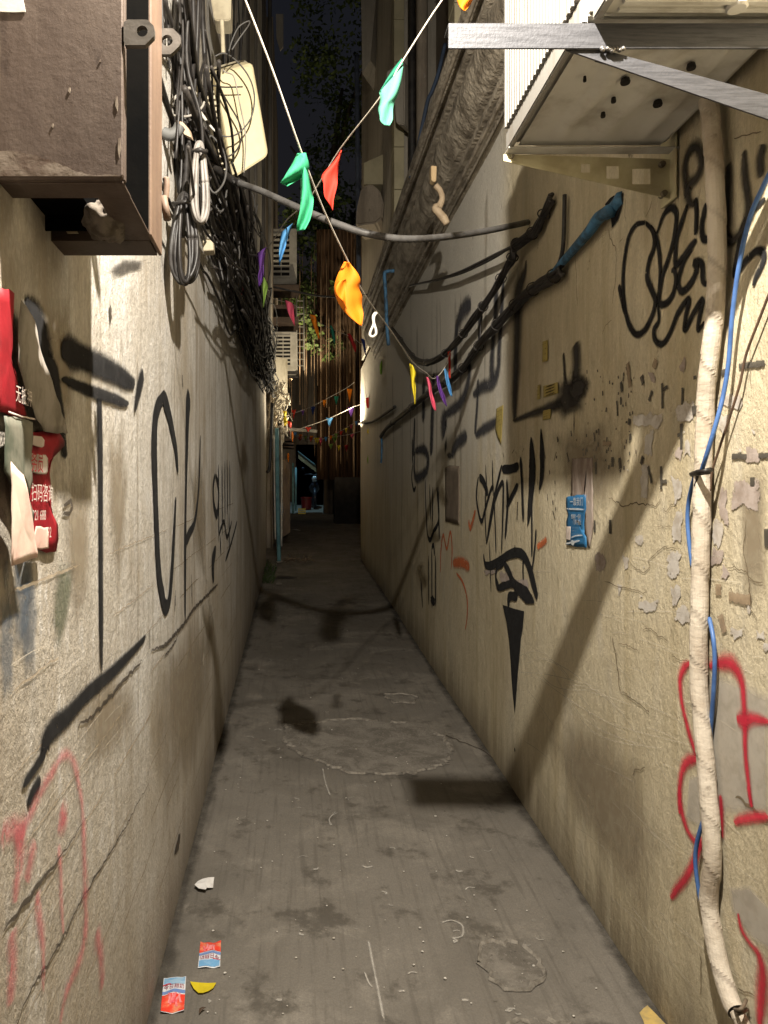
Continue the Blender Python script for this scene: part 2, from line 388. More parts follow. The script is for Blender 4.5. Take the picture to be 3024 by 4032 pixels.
def floor_poly(name, pts, mat, lift, jag=.012, parent=lane, core=None):
    bm = bmesh.new(); q = [FL(*p) for p in pts]; ring = []
    for a, b in zip(q, q[1:]+q[:1]):
        k = max(1, int((b-a).length/.025))
        for i in range(k):
            c = a.lerp(b, i/k); c += Vector((noise.noise((c.x*28, c.y*28, 1)), noise.noise((c.x*28, c.y*28, 7)), 0))*jag
            ring.append(c)
    c = sum(ring, Vector())/len(ring)
    def up(p, l): return (p.x, p.y, fz(p.y)+.006*noise.noise((p.x*1.5, p.y*1.2, 5))+l)
    lev = [(1.0, lift)]+[(k, lift) for k in (.85, .6, .3)]
    prev = None
    for k, l in lev:
        cur = [bm.verts.new(up(c+(p-c)*k, l)) for p in ring]
        if prev:
            for i in range(len(ring)): bm.faces.new((prev[i], prev[(i+1) % len(ring)], cur[(i+1) % len(ring)], cur[i]))
        prev = cur
    bm.faces.new(prev); fixn(bm)
    o = link(name, bm, mat, parent)
    # raised broken rim
    if core:
        bm = bmesh.new(); n = len(ring)
        for i in range(n):
            if noise.noise((i*.37, n*.1, 3)) < -.15: continue
            a = ring[i]; b = ring[(i+1) % n]; da = (c-a).normalized(); db = (c-b).normalized()
            wa = core*(1+.8*noise.noise((i*.5, 0, 4))); wb = core*(1+.8*noise.noise((i*.5+.5, 0, 4)))
            qs = [up(a, .002), up(b, .002), up(b+db*wb*.35, .011), up(a+da*wa*.35, .011), up(b+db*wb, .0045), up(a+da*wa, .0045)]
            vv = [bm.verts.new(p) for p in qs]
            bm.faces.new((vv[0], vv[1], vv[2], vv[3])); bm.faces.new((vv[3], vv[2], vv[4], vv[5]))
        fixn(bm); link('broken_rim', bm, M_rim, o)
    return o
floor_poly('worn_patch', Cmap(b7, [(410,330),(620,305),(780,292),(870,310),(1000,315),(1110,330),(1200,380),(1260,430),(1240,520),(1080,575),(900,580),(720,570),(600,520),(480,480),(400,400)]), M_agg, .0035, .035, core=.026)
floor_poly('worn_patch', Cmap(b7, [(905,175),(1000,168),(1075,185),(1060,215),(950,218)]), M_agg, .0035, .02, core=.012)
floor_poly('worn_patch', Cmap(b8, [(855,505),(980,490),(1050,515),(1110,570),(1130,640),(1060,695),(960,690),(900,650),(895,620),(860,585)]), M_agg, .0035, .016, core=.016)
floor_poly('worn_patch', Cmap(b8, [(940,850),(1000,800),(1130,795),(1220,820),(1200,900),(960,900)]), M_agg, .0035, .012, core=.016)
floor_poly('paint_spot', Cmap(b8, [(1505,735),(1545,770),(1620,840),(1500,850),(1490,800)]), plain('yellow_paint', (.6, .42, .13), (.4, .3, .13), sc=20), .0035, .02)
M_scuff = spray('pale_scuff', (.5, .47, .42), .05, .9, .6, 40, .55, .9, .8)
def floor_marks():
    bm = bmesh.new(); e = bm.verts.layers.float.new('e')
    def strip(pts, w):
        q = smooth([FL(*p) for p in pts], 5); rows = []
        for i, p in enumerate(q):
            t = (q[min(i+1, len(q)-1)]-q[max(i-1, 0)]); t.z = 0; t.normalize(); nn = Vector((-t.y, t.x, 0))*w
            r = []
            for s_, ev in ((-1, 0), (0, 1 if 0 < i < len(q)-1 else .2), (1, 0)):
                c = p+nn*s_; vv = bm.verts.new((c.x, c.y, fz(c.y)+.006*noise.noise((c.x*1.5, c.y*1.2, 5))+.004)); vv[e] = ev; r.append(vv)
            rows.append(r)
        for a, b in zip(rows, rows[1:]):
            bm.faces.new((a[0], a[1], b[1], b[0])); bm.faces.new((a[1], a[2], b[2], b[1]))
    strip(Cmap(b8, [(440,500),(455,580),(475,680),(500,811)]), .006)
    strip(Cmap(b8, [(315,0),(290,30),(300,55)]), .004); strip(Cmap(b8, [(425,620),(440,660),(455,680)]), .004)
    strip(Cmap(b7, [(680,770),(635,800),(640,840)]), .004); strip(Cmap(b7, [(600,540),(615,620),(640,690)]), .006)
    strip(Cmap(b8, [(720,430),(760,420),(800,440),(800,480),(760,490)]), .006)
    for _ in range(70):
        x = R.uniform(430, 1250); y = R.uniform(1420, 2200); l = R.uniform(3, 16); a = R.uniform(0, 6.3)
        if x > 840+(y-1426)*.66-25 or x < 535-(y-1426)*.26+25: continue
        strip([(x, y), (x+l*math.cos(a), y+l*.4*math.sin(a)), (x+l*1.6*math.cos(a+.6), y+l*.6*math.sin(a+.6))], R.uniform(.002, .008))
    fixn(bm); link('scuff_marks', bm, M_scuff, lane)
floor_marks()
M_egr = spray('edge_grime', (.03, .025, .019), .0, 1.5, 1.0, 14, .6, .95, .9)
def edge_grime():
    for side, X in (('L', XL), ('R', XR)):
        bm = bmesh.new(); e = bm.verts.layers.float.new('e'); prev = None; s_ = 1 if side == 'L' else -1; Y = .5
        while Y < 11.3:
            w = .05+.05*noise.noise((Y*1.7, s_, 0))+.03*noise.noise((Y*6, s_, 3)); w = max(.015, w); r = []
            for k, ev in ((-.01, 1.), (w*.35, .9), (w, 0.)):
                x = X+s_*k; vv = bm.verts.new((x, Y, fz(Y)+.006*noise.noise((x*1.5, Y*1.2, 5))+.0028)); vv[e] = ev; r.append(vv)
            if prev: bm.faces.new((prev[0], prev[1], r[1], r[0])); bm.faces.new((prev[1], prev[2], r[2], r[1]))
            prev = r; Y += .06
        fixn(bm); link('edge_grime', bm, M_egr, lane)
    bm = bmesh.new(); e = bm.verts.layers.float.new('e')
    for pts in ([(965,1590),(1000,1604),(1045,1622),(1085,1650)], [(640,1325),(720,1331),(830,1322)]):
        q = [FL(*p) for p in pts]; out = []
        for a, b in zip(q, q[1:]):
            for i in range(14): c = a.lerp(b, i/14); out.append(c+Vector((noise.noise((c.x*20, c.y*20, 1)), noise.noise((c.x*20, c.y*20, 4)), 0))*.014)
        rows = []
        for i, p in enumerate(out):
            t = out[min(i+1, len(out)-1)]-out[max(i-1, 0)]; t.z = 0; t.normalize(); nn = Vector((-t.y, t.x, 0))*.0045; r = []
            for k, ev in ((-1, 0), (0, 1), (1, 0)):
                c = p+nn*k; vv = bm.verts.new((c.x, c.y, fz(c.y)+.006*noise.noise((c.x*1.5, c.y*1.2, 5))+.0042)); vv[e] = ev; r.append(vv)
            rows.append(r)
        for a, b in zip(rows, rows[1:]): bm.faces.new((a[0], a[1], b[1], b[0])); bm.faces.new((a[1], a[2], b[2], b[1]))
    fixn(bm); link('floor_crack', bm, S_crack, lane)
edge_grime()

# ---------------------------------------------------------------- walls
def wallgrid(side, y0, y1, zs, mat, name, label, back):
    bm = bmesh.new(); n = max(2, int((y1-y0)/.07)); g = {}
    Ys = [y0+(y1-y0)*i/n for i in range(n+1)]
    for i, Y in enumerate(Ys):
        for j, z in enumerate(zs):
            Z = z+fz(Y)*max(0., 1-max(0., z)/3.8)
            yy = min(max(Y, y0), y1)
            g[i, j] = bm.verts.new((wX(side, yy if not (side == 'R' and abs(Y-STEP) < 1e-6) else (Y+1e-4 if y0 >= STEP-1e-6 else Y-1e-4), Z), Y, Z))
    for i in range(n):
        for j in range(len(zs)-1):
            q = (g[i, j], g[i+1, j], g[i+1, j+1], g[i, j+1])
            f = bm.faces.new(q if side == 'L' else q[::-1]); f.smooth = True
    s = 1 if side == 'R' else -1; b = (XR+.045 if side == 'R' else XL-.03)
    x0, x1 = sorted((b, b+s*back))
    box(bm, (x0, y0, -1.), (x1, y1, zs[-1]))
    # end and top returns
    for i in (0, n):
        for j in range(len(zs)-1):
            a, c = g[i, j], g[i, j+1]
            bm.faces.new((bm.verts.new(a.co), bm.verts.new(c.co), bm.verts.new((b, c.co.y, c.co.z)), bm.verts.new((b, a.co.y, a.co.z))))
    for i in range(n):
        a, c = g[i, len(zs)-1], g[i+1, len(zs)-1]
        bm.faces.new((bm.verts.new(a.co), bm.verts.new(c.co), bm.verts.new((b, c.co.y, c.co.z)), bm.verts.new((b, a.co.y, a.co.z))))
    o = link(name, bm, mat); tag(o, label, 'wall'); return o
zfine = [-.15, 0., .06, .15, .3]+[.5+.07*i for i in range(52)]
wl = wallgrid('L', -1.2, 10.6, zfine+[4.6, 5.2, 6, 7, 8, 9.5], M_left, 'plaster_wall', 'cream plaster wall with black and faded red spray tags under the hanging cables', .35)
wr = wallgrid('R', -1.2, STEP, zfine+[4.6, 5.2, 6, 7], M_right, 'plaster_wall', 'ochre plaster wall with black scrawl, torn paper and red tags behind the wrapped pipe', .35)
wr2 = wallgrid('R', STEP, 11.35, zfine[:52], M_right2, 'plaster_wall', 'streaked plaster wall beyond the ochre one, upper part coloured paler as lit', .35)

# ---- graffiti, left wall
d = Decal('L')
d.stroke([(210,835),(212,1000),(213,1200),(215,1455)], (.05,.042,.036), .003)
d.stroke(Cmap(cL4, [(125,440),(200,560),(235,700),(250,800),(300,840),(330,1050),(365,1340)]), (.08,.1,.1,.055,.05,.06), .0034)
d.stroke(Cmap(cL4, [(335,700),(450,740),(560,790),(680,850),(775,905)]), (.075,.07,.07,.06), .0038)
d.stroke(Cmap(cL4, [(335,870),(480,930),(600,970),(740,1020)]), (.02,.03,.035,.03), .0042)
d.stroke(Cmap(cL4, [(820,835),(795,930),(770,1065)]), (.06,.06,.02), .0046)
for a, b in (((368,1340),(372,1540)), ((384,1330),(396,1500)), ((772,1050),(768,1160))): d.stroke(Cmap(cL4, [a, b]), .009, .003)
d.done('graffiti', S_black, wl, 'thick black spray letter with drips')
d = Decal('L')
d.stroke(Cmap(cL4, [(945,965),(900,1060),(888,1250),(895,1500),(905,1750),(920,2000),(945,2150),(962,2200),(985,2150),(1000,1950),(1008,1700),(1012,1560)]), (.07,.08,.08,.07,.07,.06,.05,.06,.05,.04), .003)
d.stroke(Cmap(cL4, [(935,965),(965,1060),(990,1180),(1010,1290),(1022,1420)]), (.07,.06,.05,.04), .0034)
d.stroke(Cmap(cL4, [(1086,950),(1080,1100),(1076,1500),(1074,1800),(1078,2270)]), (.13,.09,.05,.06,.04), .003)
d.stroke(Cmap(cL4, [(1075,1820),(1100,1770),(1130,1700),(1150,1500),(1160,1200)]), (.06,.04,.04,.03), .0034)
d.stroke(Cmap(cL4, [(1046,850),(1050,920)]), .05, .003)
for a, b in (((1040,70),(1040,165)), ((1144,0),(1145,135)), ((883,270),(883,385))): d.stroke(Cmap(cL5, [a, b]), .05, .003, taper=(.3, .3))
for a, b in (((1115,2010),(1117,2140)), ((1020,2100),(1020,2190))): d.stroke(Cmap(cL4, [a, b]), .05, .003, taper=(.3, .3))
d.done('graffiti', S_blackhard, wl, 'tall thin black letters with an open C')
d = Decal('L')
d.stroke(Cmap(cL4, [(1250,1430),(1240,1500),(1243,1600),(1258,1660),(1268,1600),(1268,1500),(1252,1430)]), .05, .003)
for x, a, b in ((1268,1370,1820), (1288,1370,1780), (1305,1350,1700), (1318,1340,1660), (1332,1350,1640), (1280,1780,1900), (1330,1640,1860)):
    d.stroke(Cmap(cL4, [(x,a),(x+3,b)]), .04, .003)
d.stroke(Cmap(cL4, [(1268,1790),(1300,1700),(1320,1790),(1345,1700)]), .03, .0034)
d.stroke(Cmap(cL4, [(1252,1850),(1235,1950),(1240,2050)]), (.04,.12,.05), .003)
d.stroke(Cmap(cL4, [(1375,1700),(1350,1800),(1310,1930)]), .03, .003)
d.done('graffiti', S_blackhard, wl, 'narrow black scribbled letters further along')
d = Decal('L')
d.stroke(Cmap(cL5, [(860,310),(700,480),(520,640),(400,770),(300,860),(255,940),(250,1010)]), (.04,.04,.045,.05,.055,.06,.04), .003)
d.stroke(Cmap(cL5, [(255,990),(190,1090),(115,1200)]), (.03,.025,.02), .0034)
d.stroke(Cmap(cL5, [(225,1165),(180,1230),(150,1310)]), .03, .003)
d.done('graffiti', S_black, wl, 'long black sprayed underline')
d = Decal('L')
d.stroke(Cmap(cL6, [(85,220),(100,440),(80,560),(70,690)]), (.06,.05,.04), .003)
d.stroke(Cmap(cL6, [(195,320),(165,430),(138,570)]), .05, .003); d.stroke(Cmap(cL6, [(-20,300),(60,250),(130,270)]), .05, .0034)
d.stroke(Cmap(cL6, [(110,250),(170,140),(240,0),(300,-100),(360,-190),(420,-160),(455,-20),(480,180),(490,500),(492,850),(470,980),(430,1090),(370,1240),(338,1406)]), (.05,.04,.03,.03,.03,.05,.045,.045,.05), .0034)
d.stroke(Cmap(cL6, [(340,130),(375,190),(325,240)]), .05, .003)
d.stroke(Cmap(cL6, [(330,340),(345,480),(350,700),(362,870)]), (.03,.03,.02), .003); d.stroke(Cmap(cL6, [(200,620),(222,800),(240,960),(240,1220)]), (.05,.035,.02), .003)
d.stroke(Cmap(cL6, [(50,850),(55,1000),(45,1300)]), .05, .003); d.stroke(Cmap(cL6, [(550,850),(580,1000),(590,1200)]), .06, .003)
d.done('graffiti', S_pink, wl, 'washed-out red spray outline low on the wall')
d = Decal('L')
d.poly(Cmap(cL4, [(330,1900),(430,1950),(420,2090),(390,2300),(330,2500),(290,2350),(300,2100)]), .0024, core=.3)
d.done('green_smear', S_green, wl)
d = Decal('L')
d.blob((11,1240), .012, .03, .0026); d.blob((45,1290), .05, .1, .0024); d.blob((12,1390), .03, .1, .0024); d.blob((60,1335), .04, .12, .0024)
d.done('blue_smear', S_bluesm, wl)
d = Decal('L'); d.jag = .008
d.stroke(Cmap(cL5, [(1290,0),(1210,80),(1150,150),(1100,230),(1040,300),(990,350),(890,395)]), (.02,.014,.018,.01), .003)
d.stroke(Cmap(cL5, [(1060,310),(1010,390),(975,430)]), .008, .003); d.stroke(Cmap(cL5, [(835,450),(700,600),(580,740),(450,850)]), (.007,.012,.008), .003)
d.stroke(Cmap(cL6, [(880,-30),(700,280),(560,510),(520,590),(460,690),(380,850),(300,990),(220,1110),(150,1240),(70,1420)]), (.003,.003,.005,.006,.005,.006,.005), .003)
d.stroke(Cmap(cL6, [(520,150),(400,330),(300,480),(210,580),(100,720),(0,850)]), (.002,.003,.008,.011,.005), .003)
d.stroke(Cmap(cL6, [(1070,280),(1060,330),(1035,400)]), (.02,.06,.01), .003)
d.stroke(Cmap(cL4, [(350,1605),(400,1590),(405,1640),(350,1655)]), .008, .003)
d.stroke(Cmap(cL4, [(628,430),(632,550)]), (.02,.03,.01), .003)
d.done('crack', S_crack, wl)
d = Decal('L')
for i in range(60):
    x = R.uniform(0, 440); y = R.uniform(1420, 2212)
    if x > 330-(y-1700)*.1: continue
    Y, Z = WYZ('L', x, y); l = R.uniform(.05, .4); s_ = R.uniform(-.02, .1)
    d.stroke([(Y, Z), (Y+l*.5, Z+l*.5*s_+.003), (Y+l, Z+l*s_)], R.uniform(.0015, .004), .0028, raw=True)
d.done('scratch', S_scr, wl)
d = Decal('L'); d.jag = .004
for k in range(9):
    Z = .35+.13*k+R.uniform(-.03, .03); Y = 1.05
    while Y < 4.5:
        l = R.uniform(.2, .9); d.stroke([(Y, Z+fz(Y)*.6), (Y+l, Z+fz(Y+l)*.6)], R.uniform(.003, .007), .0026, raw=True); Y += l+R.uniform(.05, .5)
d.done('board_mark', S_board, wl)
d = Decal('L')
for k in range(14):
    Y = R.uniform(1.5, 8); Z = fz(Y)+R.uniform(1.5, 2.4); l = R.uniform(.3, 1.5); w_ = R.uniform(.01, .035)
    d.stroke([(Y, Z), (Y+R.uniform(-.01, .01), Z-l*.5), (Y+R.uniform(-.02, .02), Z-l)], (w_, w_*.8, w_*.3), .0023, raw=True)
d.done('water_stain', S_drip, wl)
d = Decal('R')
for k in range(26):
    Y = R.uniform(3.7, 10.5); Z = R.uniform(2.6, 3.8); l = R.uniform(.5, 2.2); w_ = R.uniform(.02, .12)
    d.stroke([(Y, Z), (Y+R.uniform(-.01, .01), Z-l*.5), (Y+R.uniform(-.02, .02), Z-l)], (w_, w_*.8, w_*.3), .0023, raw=True)
d.done('water_stain', S_drip, wr2)
d = Decal('L')
d.poly(Cmap(cL4, [(600,240),(640,200),(700,170),(830,180),(820,235),(740,255),(700,280),(640,290)]), .0032, core=.5)
d.done('soot_mark', S_grime, wl)
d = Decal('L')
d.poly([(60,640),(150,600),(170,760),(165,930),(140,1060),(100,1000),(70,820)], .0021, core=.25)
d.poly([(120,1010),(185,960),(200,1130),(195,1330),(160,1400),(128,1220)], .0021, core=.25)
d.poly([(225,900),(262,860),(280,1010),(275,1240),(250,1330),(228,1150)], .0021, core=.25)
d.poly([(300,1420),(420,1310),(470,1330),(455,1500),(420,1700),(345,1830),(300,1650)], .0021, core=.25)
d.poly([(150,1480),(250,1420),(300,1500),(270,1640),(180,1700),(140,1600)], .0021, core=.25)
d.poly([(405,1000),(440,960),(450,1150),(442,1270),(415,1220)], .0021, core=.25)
d.done('brown_patch', S_brownpatch, wl)
d = Decal('R')
d.poly([(1160,1560),(1300,1500),(1420,1640),(1480,1880),(1440,2080),(1330,1960),(1230,1780)], .0019, core=.25)
d.poly([(1180,930),(1330,880),(1400,1010),(1330,1130),(1200,1090)], .0019, core=.25)
d.poly([(1590,1000),(1659,980),(1659,1300),(1600,1340)], .0019, core=.25)
d.done('brown_patch', S_brownpatch, wr)

# ---- graffiti, ochre wall
d = Decal('R')
st = [
 ([(700,760),(620,780),(555,900),(518,1150),(520,1350),(548,1530),(610,1640),(680,1620),(745,1510),(778,1380),(745,1285),(712,1190),(730,1060),(768,950),(760,830),(700,760)], .03),
 ([(480,1250),(500,1350),(530,1480)], .028),
 ([(740,790),(790,900),(815,1080),(810,1290),(795,1390)], .026), ([(790,850),(840,700),(905,640),(945,700),(925,880),(880,1050),(835,1180),(805,1380),(860,1400),(920,1320),(942,1200),(930,1140),(905,1140)], .028),
 ([(1040,600),(985,760),(945,900),(940,1090),(1000,1030),(1060,950),(1105,890)], .03), ([(1095,560),(1105,700),(1098,860)], .026),
 ([(1190,590),(1150,760),(1160,880),(1210,890)], .03),
 ([(1070,970),(1000,1080),(962,1230),(990,1305),(1060,1240),(1110,1130),(1090,1070),(1150,1090),(1160,1220),(1200,1250)], .028),
 ([(795,1400),(805,1530),(765,1610),(775,1690),(830,1720),(890,1640),(960,1470),(1045,1365),(1020,1500),(1012,1610),(1080,1480),(1155,1370),(1130,1500),(1118,1610),(1175,1540)], .026),
 ([(682,1445),(665,1525)], .022), ([(545,1590),(535,1690)], .022), ([(488,1630),(480,1730)], .022),
 ([(1659,560),(1560,660),(1490,760),(1445,960),(1415,1170),(1500,1060),(1590,980),(1645,1010),(1625,1100),(1580,1190),(1560,1260)], .024),
 ([(1530,1255),(1545,1340)], .03), ([(1600,1250),(1595,1410)], .042)]
for pts, w in st: d.stroke(Cmap(c8, pts), w, .003+.0001*len(pts)/4)
for a, b in (((1535,1340),(1533,1390)), ((1548,1340),(1550,1395)), ((1582,1400),(1580,1490)), ((1600,1400),(1600,1450)), ((1485,1720),(1500,1830))): d.stroke(Cmap(c8, [a, b]), .004, .003)
d.done('graffiti', S_black, wr, 'black looping spray signature beside the wrapped pipe')
d = Decal('R')
for pts, w in (([(1025,560),(1015,420),(1010,300),(1050,180),(1110,170),(1140,280),(1110,390),(1040,470),(1040,580),(1090,620)], .05),
               ([(1360,280),(1355,500),(1345,760),(1330,1000)], .05), ([(1480,180),(1490,400),(1520,620),(1480,800),(1400,900),(1340,860)], .045), ([(1640,130),(1610,250),(1620,400)], .045),
               ([(1600,600),(1490,740)], .05)):
    d.stroke(Cmap(c8, pts), w, .0036)
d.done('graffiti', S_soft, wr, 'soft black spray loops high on the wall')
d = Decal('R')
for pts, w in (([(1222,240),(1212,330),(1180,420),(1150,520),(1150,760),(1140,1050),(1128,1300),(1128,1470)], (.05,.1,.2,.2,.17,.15,.14)), ):
    d.stroke(Cmap(c7, pts), w, .003)
for pts, w in (([(1110,1480),(1240,1430),(1360,1390),(1520,1330)], (.03,.05,.08)), ([(1510,950),(1518,1100),(1530,1250)], .04), ([(1605,870),(1610,1050),(1590,1200)], .12), ([(1550,1400),(1552,1480)], .012), ([(1564,1390),(1563,1470)], .01), ([(1588,1390),(1588,1620)], .013)):
    d.stroke(Cmap(c7, pts), w, .003)
d.blob(c7(1560,1290), .2, .1, .0034, .3); d.blob(c7(1620,1230), .12, .06, .0036, .3)
d.done('graffiti', S_greysoft if False else S_soft, wr, 'dark upright smear and black splat with drips')
d = Decal('R')
tagl = [([(665,470),(690,500),(712,560),(715,600)], .05), ([(660,470),(645,600),(660,720),(680,770),(700,700),(740,560),(760,540)], .03), ([(705,390),(715,560)], .02), ([(750,360),(755,600)], .024),
 ([(705,560),(703,760),(712,925)], .022), ([(712,920),(742,760),(770,620),(818,510),(822,640),(812,985)], .03), ([(760,560),(768,760),(776,985)], .022), ([(728,900),(735,1050),(742,1245)], .016),
 ([(815,390),(775,560),(745,700),(715,900)], .03), ([(815,420),(870,420),(925,400)], .045), ([(935,340),(945,500),(957,775)], .035), ([(920,520),(885,590),(842,680)], .035), ([(845,490),(850,660),(835,890)], .035),
 ([(1008,205),(1015,400),(1005,600),(985,805)], (.03,.09,.07,.02)), ([(1008,500),(1012,800),(1012,1010)], .022), ([(1075,150),(1082,330),(1078,470),(1060,560)], (.02,.06,.05,.02)), ([(1040,820),(1030,960),(1012,1110)], .02),
 ([(918,640),(915,760)], .05), ([(822,310),(828,340)], .02), ([(880,315),(895,290)], .014), ([(905,300),(908,320)], .014), ([(950,305),(960,280)], .014), ([(1165,365),(1180,305)], .014), ([(1250,310),(1265,370)], .03), ([(1155,700),(1172,760)], .02)]
for pts, w in tagl: d.stroke(Cmap(b1, pts), w, .003)
eye = [([(690,990),(705,1060),(745,1065),(800,1035),(860,995),(920,980),(965,1005),(1000,1090),(1025,1190),(1050,1285)], (.03,.045,.05,.045,.05,.05,.055,.06,.07)), ([(960,1000),(958,1090),(960,1165)], .02),
 ([(830,1045),(785,1080),(775,1150),(795,1225)], (.06,.03,.03,.06)), ([(830,1050),(865,1110),(890,1170),(930,1220),(980,1265),(1030,1310)], (.05,.05,.05,.06,.08,.03)), ([(785,1220),(840,1200),(890,1190),(920,1225)], .04),
 ([(905,1215),(915,1270),(868,1275),(862,1345)], .045), ([(905,930),(905,975)], .05)]
for pts, w in eye: d.stroke(Cmap(b1, pts), w, .0036)
d.poly(Cmap(b1, [(820,1325),(900,1350),(967,1368),(958,1480),(945,1560),(935,1680),(922,1800),(908,1980),(900,2065),(888,1960),(878,1840),(872,1700),(862,1560),(845,1440)]), .0036, core=.9)
d.done('graffiti', S_blackhard, wr, 'black letter tag above a drawn eye and dagger')
d = Decal('R')
for pts, w in (([(800,580),(740,620),(690,720),(672,900),(670,1150)], .16), ([(985,430),(985,620),(965,850),(955,1060),(965,1170)], .12), ([(1045,380),(1030,620),(1010,900),(1000,1080),(960,1190),(880,1220),(810,1280)], .1), ([(865,560),(862,720),(858,900)], .1),
    ([(775,960),(785,1120),(745,1290),(680,1370),(590,1430)], .11), ([(850,1150),(845,1350),(828,1590)], .07), ([(830,1590),(900,1540),(1000,1480)], (.06,.09,.07)), ([(770,1590),(690,1650),(640,1740)], .12),
    ([(600,1420),(580,1500),(590,1590)], (.1,.3,.2)), ([(505,1100),(495,1400),(485,1757)], .18), ([(360,1450),(355,1600),(350,1757)], .14), ([(430,1150),(425,1500)], .2)):  # soft upright dark bands beside the letters
    d.stroke(Cmap(c7, pts), w, .003)
for pts, w in (([(230,300),(225,420),(240,480),(300,440),(320,360),(290,290),(230,300)], .12), ([(330,250),(335,330)], .12), ([(440,200),(430,330)], .1), ([(440,330),(480,330)], .06), ([(210,200),(215,400)], .08)):
    d.stroke(Cmap(b1, pts), w, .003)
d.done('graffiti', S_grey, wr2, 'blurred grey spray letters and upright dark bands')
d = Decal('R')
for pts in ([(300,490),(305,700),(312,850),(330,895),(352,840),(385,760),(383,540)], [(375,540),(385,700),(390,890)], [(330,520),(335,760)], [(350,540),(345,800)], [(215,390),(208,480),(220,560),(235,540)], [(340,950),(345,1350)], [(365,1000),(370,1340)], [(318,1000),(322,1330)], [(270,1150),(285,1350)], [(340,950),(352,930),(360,1000)]):
    d.stroke(Cmap(b1, pts), .04, .003)
d.blob(b1(350,1300), .1, .04); d.blob(b1(900,2300), .01, .01)
d.done('graffiti', S_blackhard, wr2, 'thin black scribbles low on the streaked wall')
d = Decal('R')
for pts, w in (([(1200,755),(1200,800)], .07), ([(1045,940),(1080,920),(1115,890)], .04), ([(1145,830),(1140,870)], .05), ([(755,790),(765,850)], .08)): d.stroke(Cmap(b1, pts), w, .0032)
d.done('graffiti', S_orange, wr, 'orange spray dabs')
d = Decal('R')
for pts, w in (([(480,1050),(540,1045),(595,1080)], .09), ([(505,1115),(550,1180),(578,1290),(580,1400),(568,1500)], .03), ([(398,1120),(400,980),(415,860),(440,955),(462,840),(475,960),(470,1100)], .04), ([(590,760),(602,815),(640,690)], .05)): d.stroke(Cmap(b1, pts), w, .0032)
d.done('graffiti', S_orange, wr2, 'rust red spray curves')
d = Decal('R')
for c, pts, w in ((b3, [(800,760),(740,800),(700,900),(700,1000),(715,1150),(760,1350),(800,1500),(850,1640),(880,1700)], (.04,.04,.036,.03,.03,.03,.045)), (b3, [(870,1690),(780,1705),(725,1780),(695,1930),(690,2100),(690,2230)], (.05,.045,.035,.03)),
    (b4, [(665,-20),(670,120),(700,280),(745,410),(810,500),(880,550)], (.028,.035,.035,.03,.05)), (b4, [(860,440),(840,580),(790,720),(720,850),(640,950),(585,1040)], (.05,.045,.04,.035)),
    (b3, [(970,790),(1080,760),(1170,760),(1240,840),(1285,950),(1305,1100),(1318,1350),(1325,1600),(1350,1850),(1390,2160)], (.05,.06,.06,.05,.035,.035,.03,.03,.03)), (b3, [(1235,1300),(1320,1320),(1400,1300),(1560,1335)], (.05,.06,.04,.03)),
    (b4, [(1310,-20),(1325,90),(1345,190)], .022), (b4, [(1175,330),(1240,300),(1340,280),(1500,270)], (.03,.035,.035)), (b4, [(1050,60),(1060,300),(1060,480)], .03),
    (b4, [(1210,1170),(1245,1330),(1320,1460),(1390,1550),(1430,1700),(1420,1950),(1400,2240)], (.025,.025,.022,.04,.06,.05)), (b4, [(1390,1560),(1500,1610)], .03)):
    d.stroke(Cmap(c, pts), w, .0036)
d.done('graffiti', S_red, wr, 'red outlined spray letters low by the wrapped pipe')
d = Decal('R')
d.poly(Cmap(b3, [(740,900),(1050,800),(1300,900),(1600,1040),(1600,2300),(1000,2300),(900,1900),(800,1400)]), .0022, core=.75)
d.poly(Cmap(b4, [(1100,900),(1300,900),(1550,1150),(1550,1600),(1350,1450),(1130,1150)]), .0024, core=.7)
d.poly(Cmap(b3, [(770,1850),(880,1800),(900,2400),(740,2300)]), .0024, core=.7)
d.done('grey_paint', S_greyp, wr)
d = Decal('R')   # peeled paint
def pk(c, x0, y0, x1, y1, j=.03): d.poly(Cmap(c, [(x0,y0),((x0+x1)/2,y0-6),(x1,y0+8),(x1+5,(y0+y1)/2),(x1-4,y1),((x0+x1)/2,y1+6),(x0+4,y1-5),(x0-5,(y0+y1)/2)]), .0026, jag=j, core=.3)
pk(b2, 340,640,670,770); pk(b2, 460,760,560,1010); pk(b2, 450,1010,520,1380); pk(b2, 700,560,910,740); pk(b2, 690,1120,790,1420); pk(b2, 690,1400,790,1720); pk(b2, 640,1720,780,2000)
pk(b2, 690,2000,780,2212); pk(b2, 780,860,860,1020); pk(b2, 1050,490,1360,620); pk(b2, 1060,650,1150,830); pk(b2, 1010,1480,1110,1760); pk(b2, 380,2110,600,2230); pk(b2, 300,1760,360,1920); pk(b2, 390,1600,480,1720); pk(b2,260,1980,310,2120)
pk(b3, 580,50,700,160); pk(b3, 640,180,800,420); pk(b3, 1170,420,1320,530); pk(b3, 1390,400,1534,560); pk(b3, 1480,560,1560,700)
for i in range(26): 
    x = R.uniform(250, 1450); y = R.uniform(500, 2200); s_ = R.uniform(8, 26); pk(b2, x, y, x+s_, y+s_*R.uniform(.8, 2.5), .02)
d.done('peeled_paint', S_peel, wr)
d = Decal('R')
pk(b2, 1150,1150,1430,1450, .03); pk(b2, 1290,930,1390,1080); pk(b2, 1000,1700,1130,1860); pk(b2, 1060,1180,1150,1600); pk(b2, 1070,1860,1160,1980); pk(b2, 490,320,570,420); pk(b2, 760,230,830,360); pk(b2, 80,1740,180,1920); pk(b2, 720,930,780,1020)
pk(b1, 675,1090,800,1130); pk(b1, 790,1100,900,1190); pk(b1, 900,1150,1010,1240); pk(b1, 1430,960,1510,1100)
d.done('paper_remains', S_peelp, wr)
d = Decal('R')
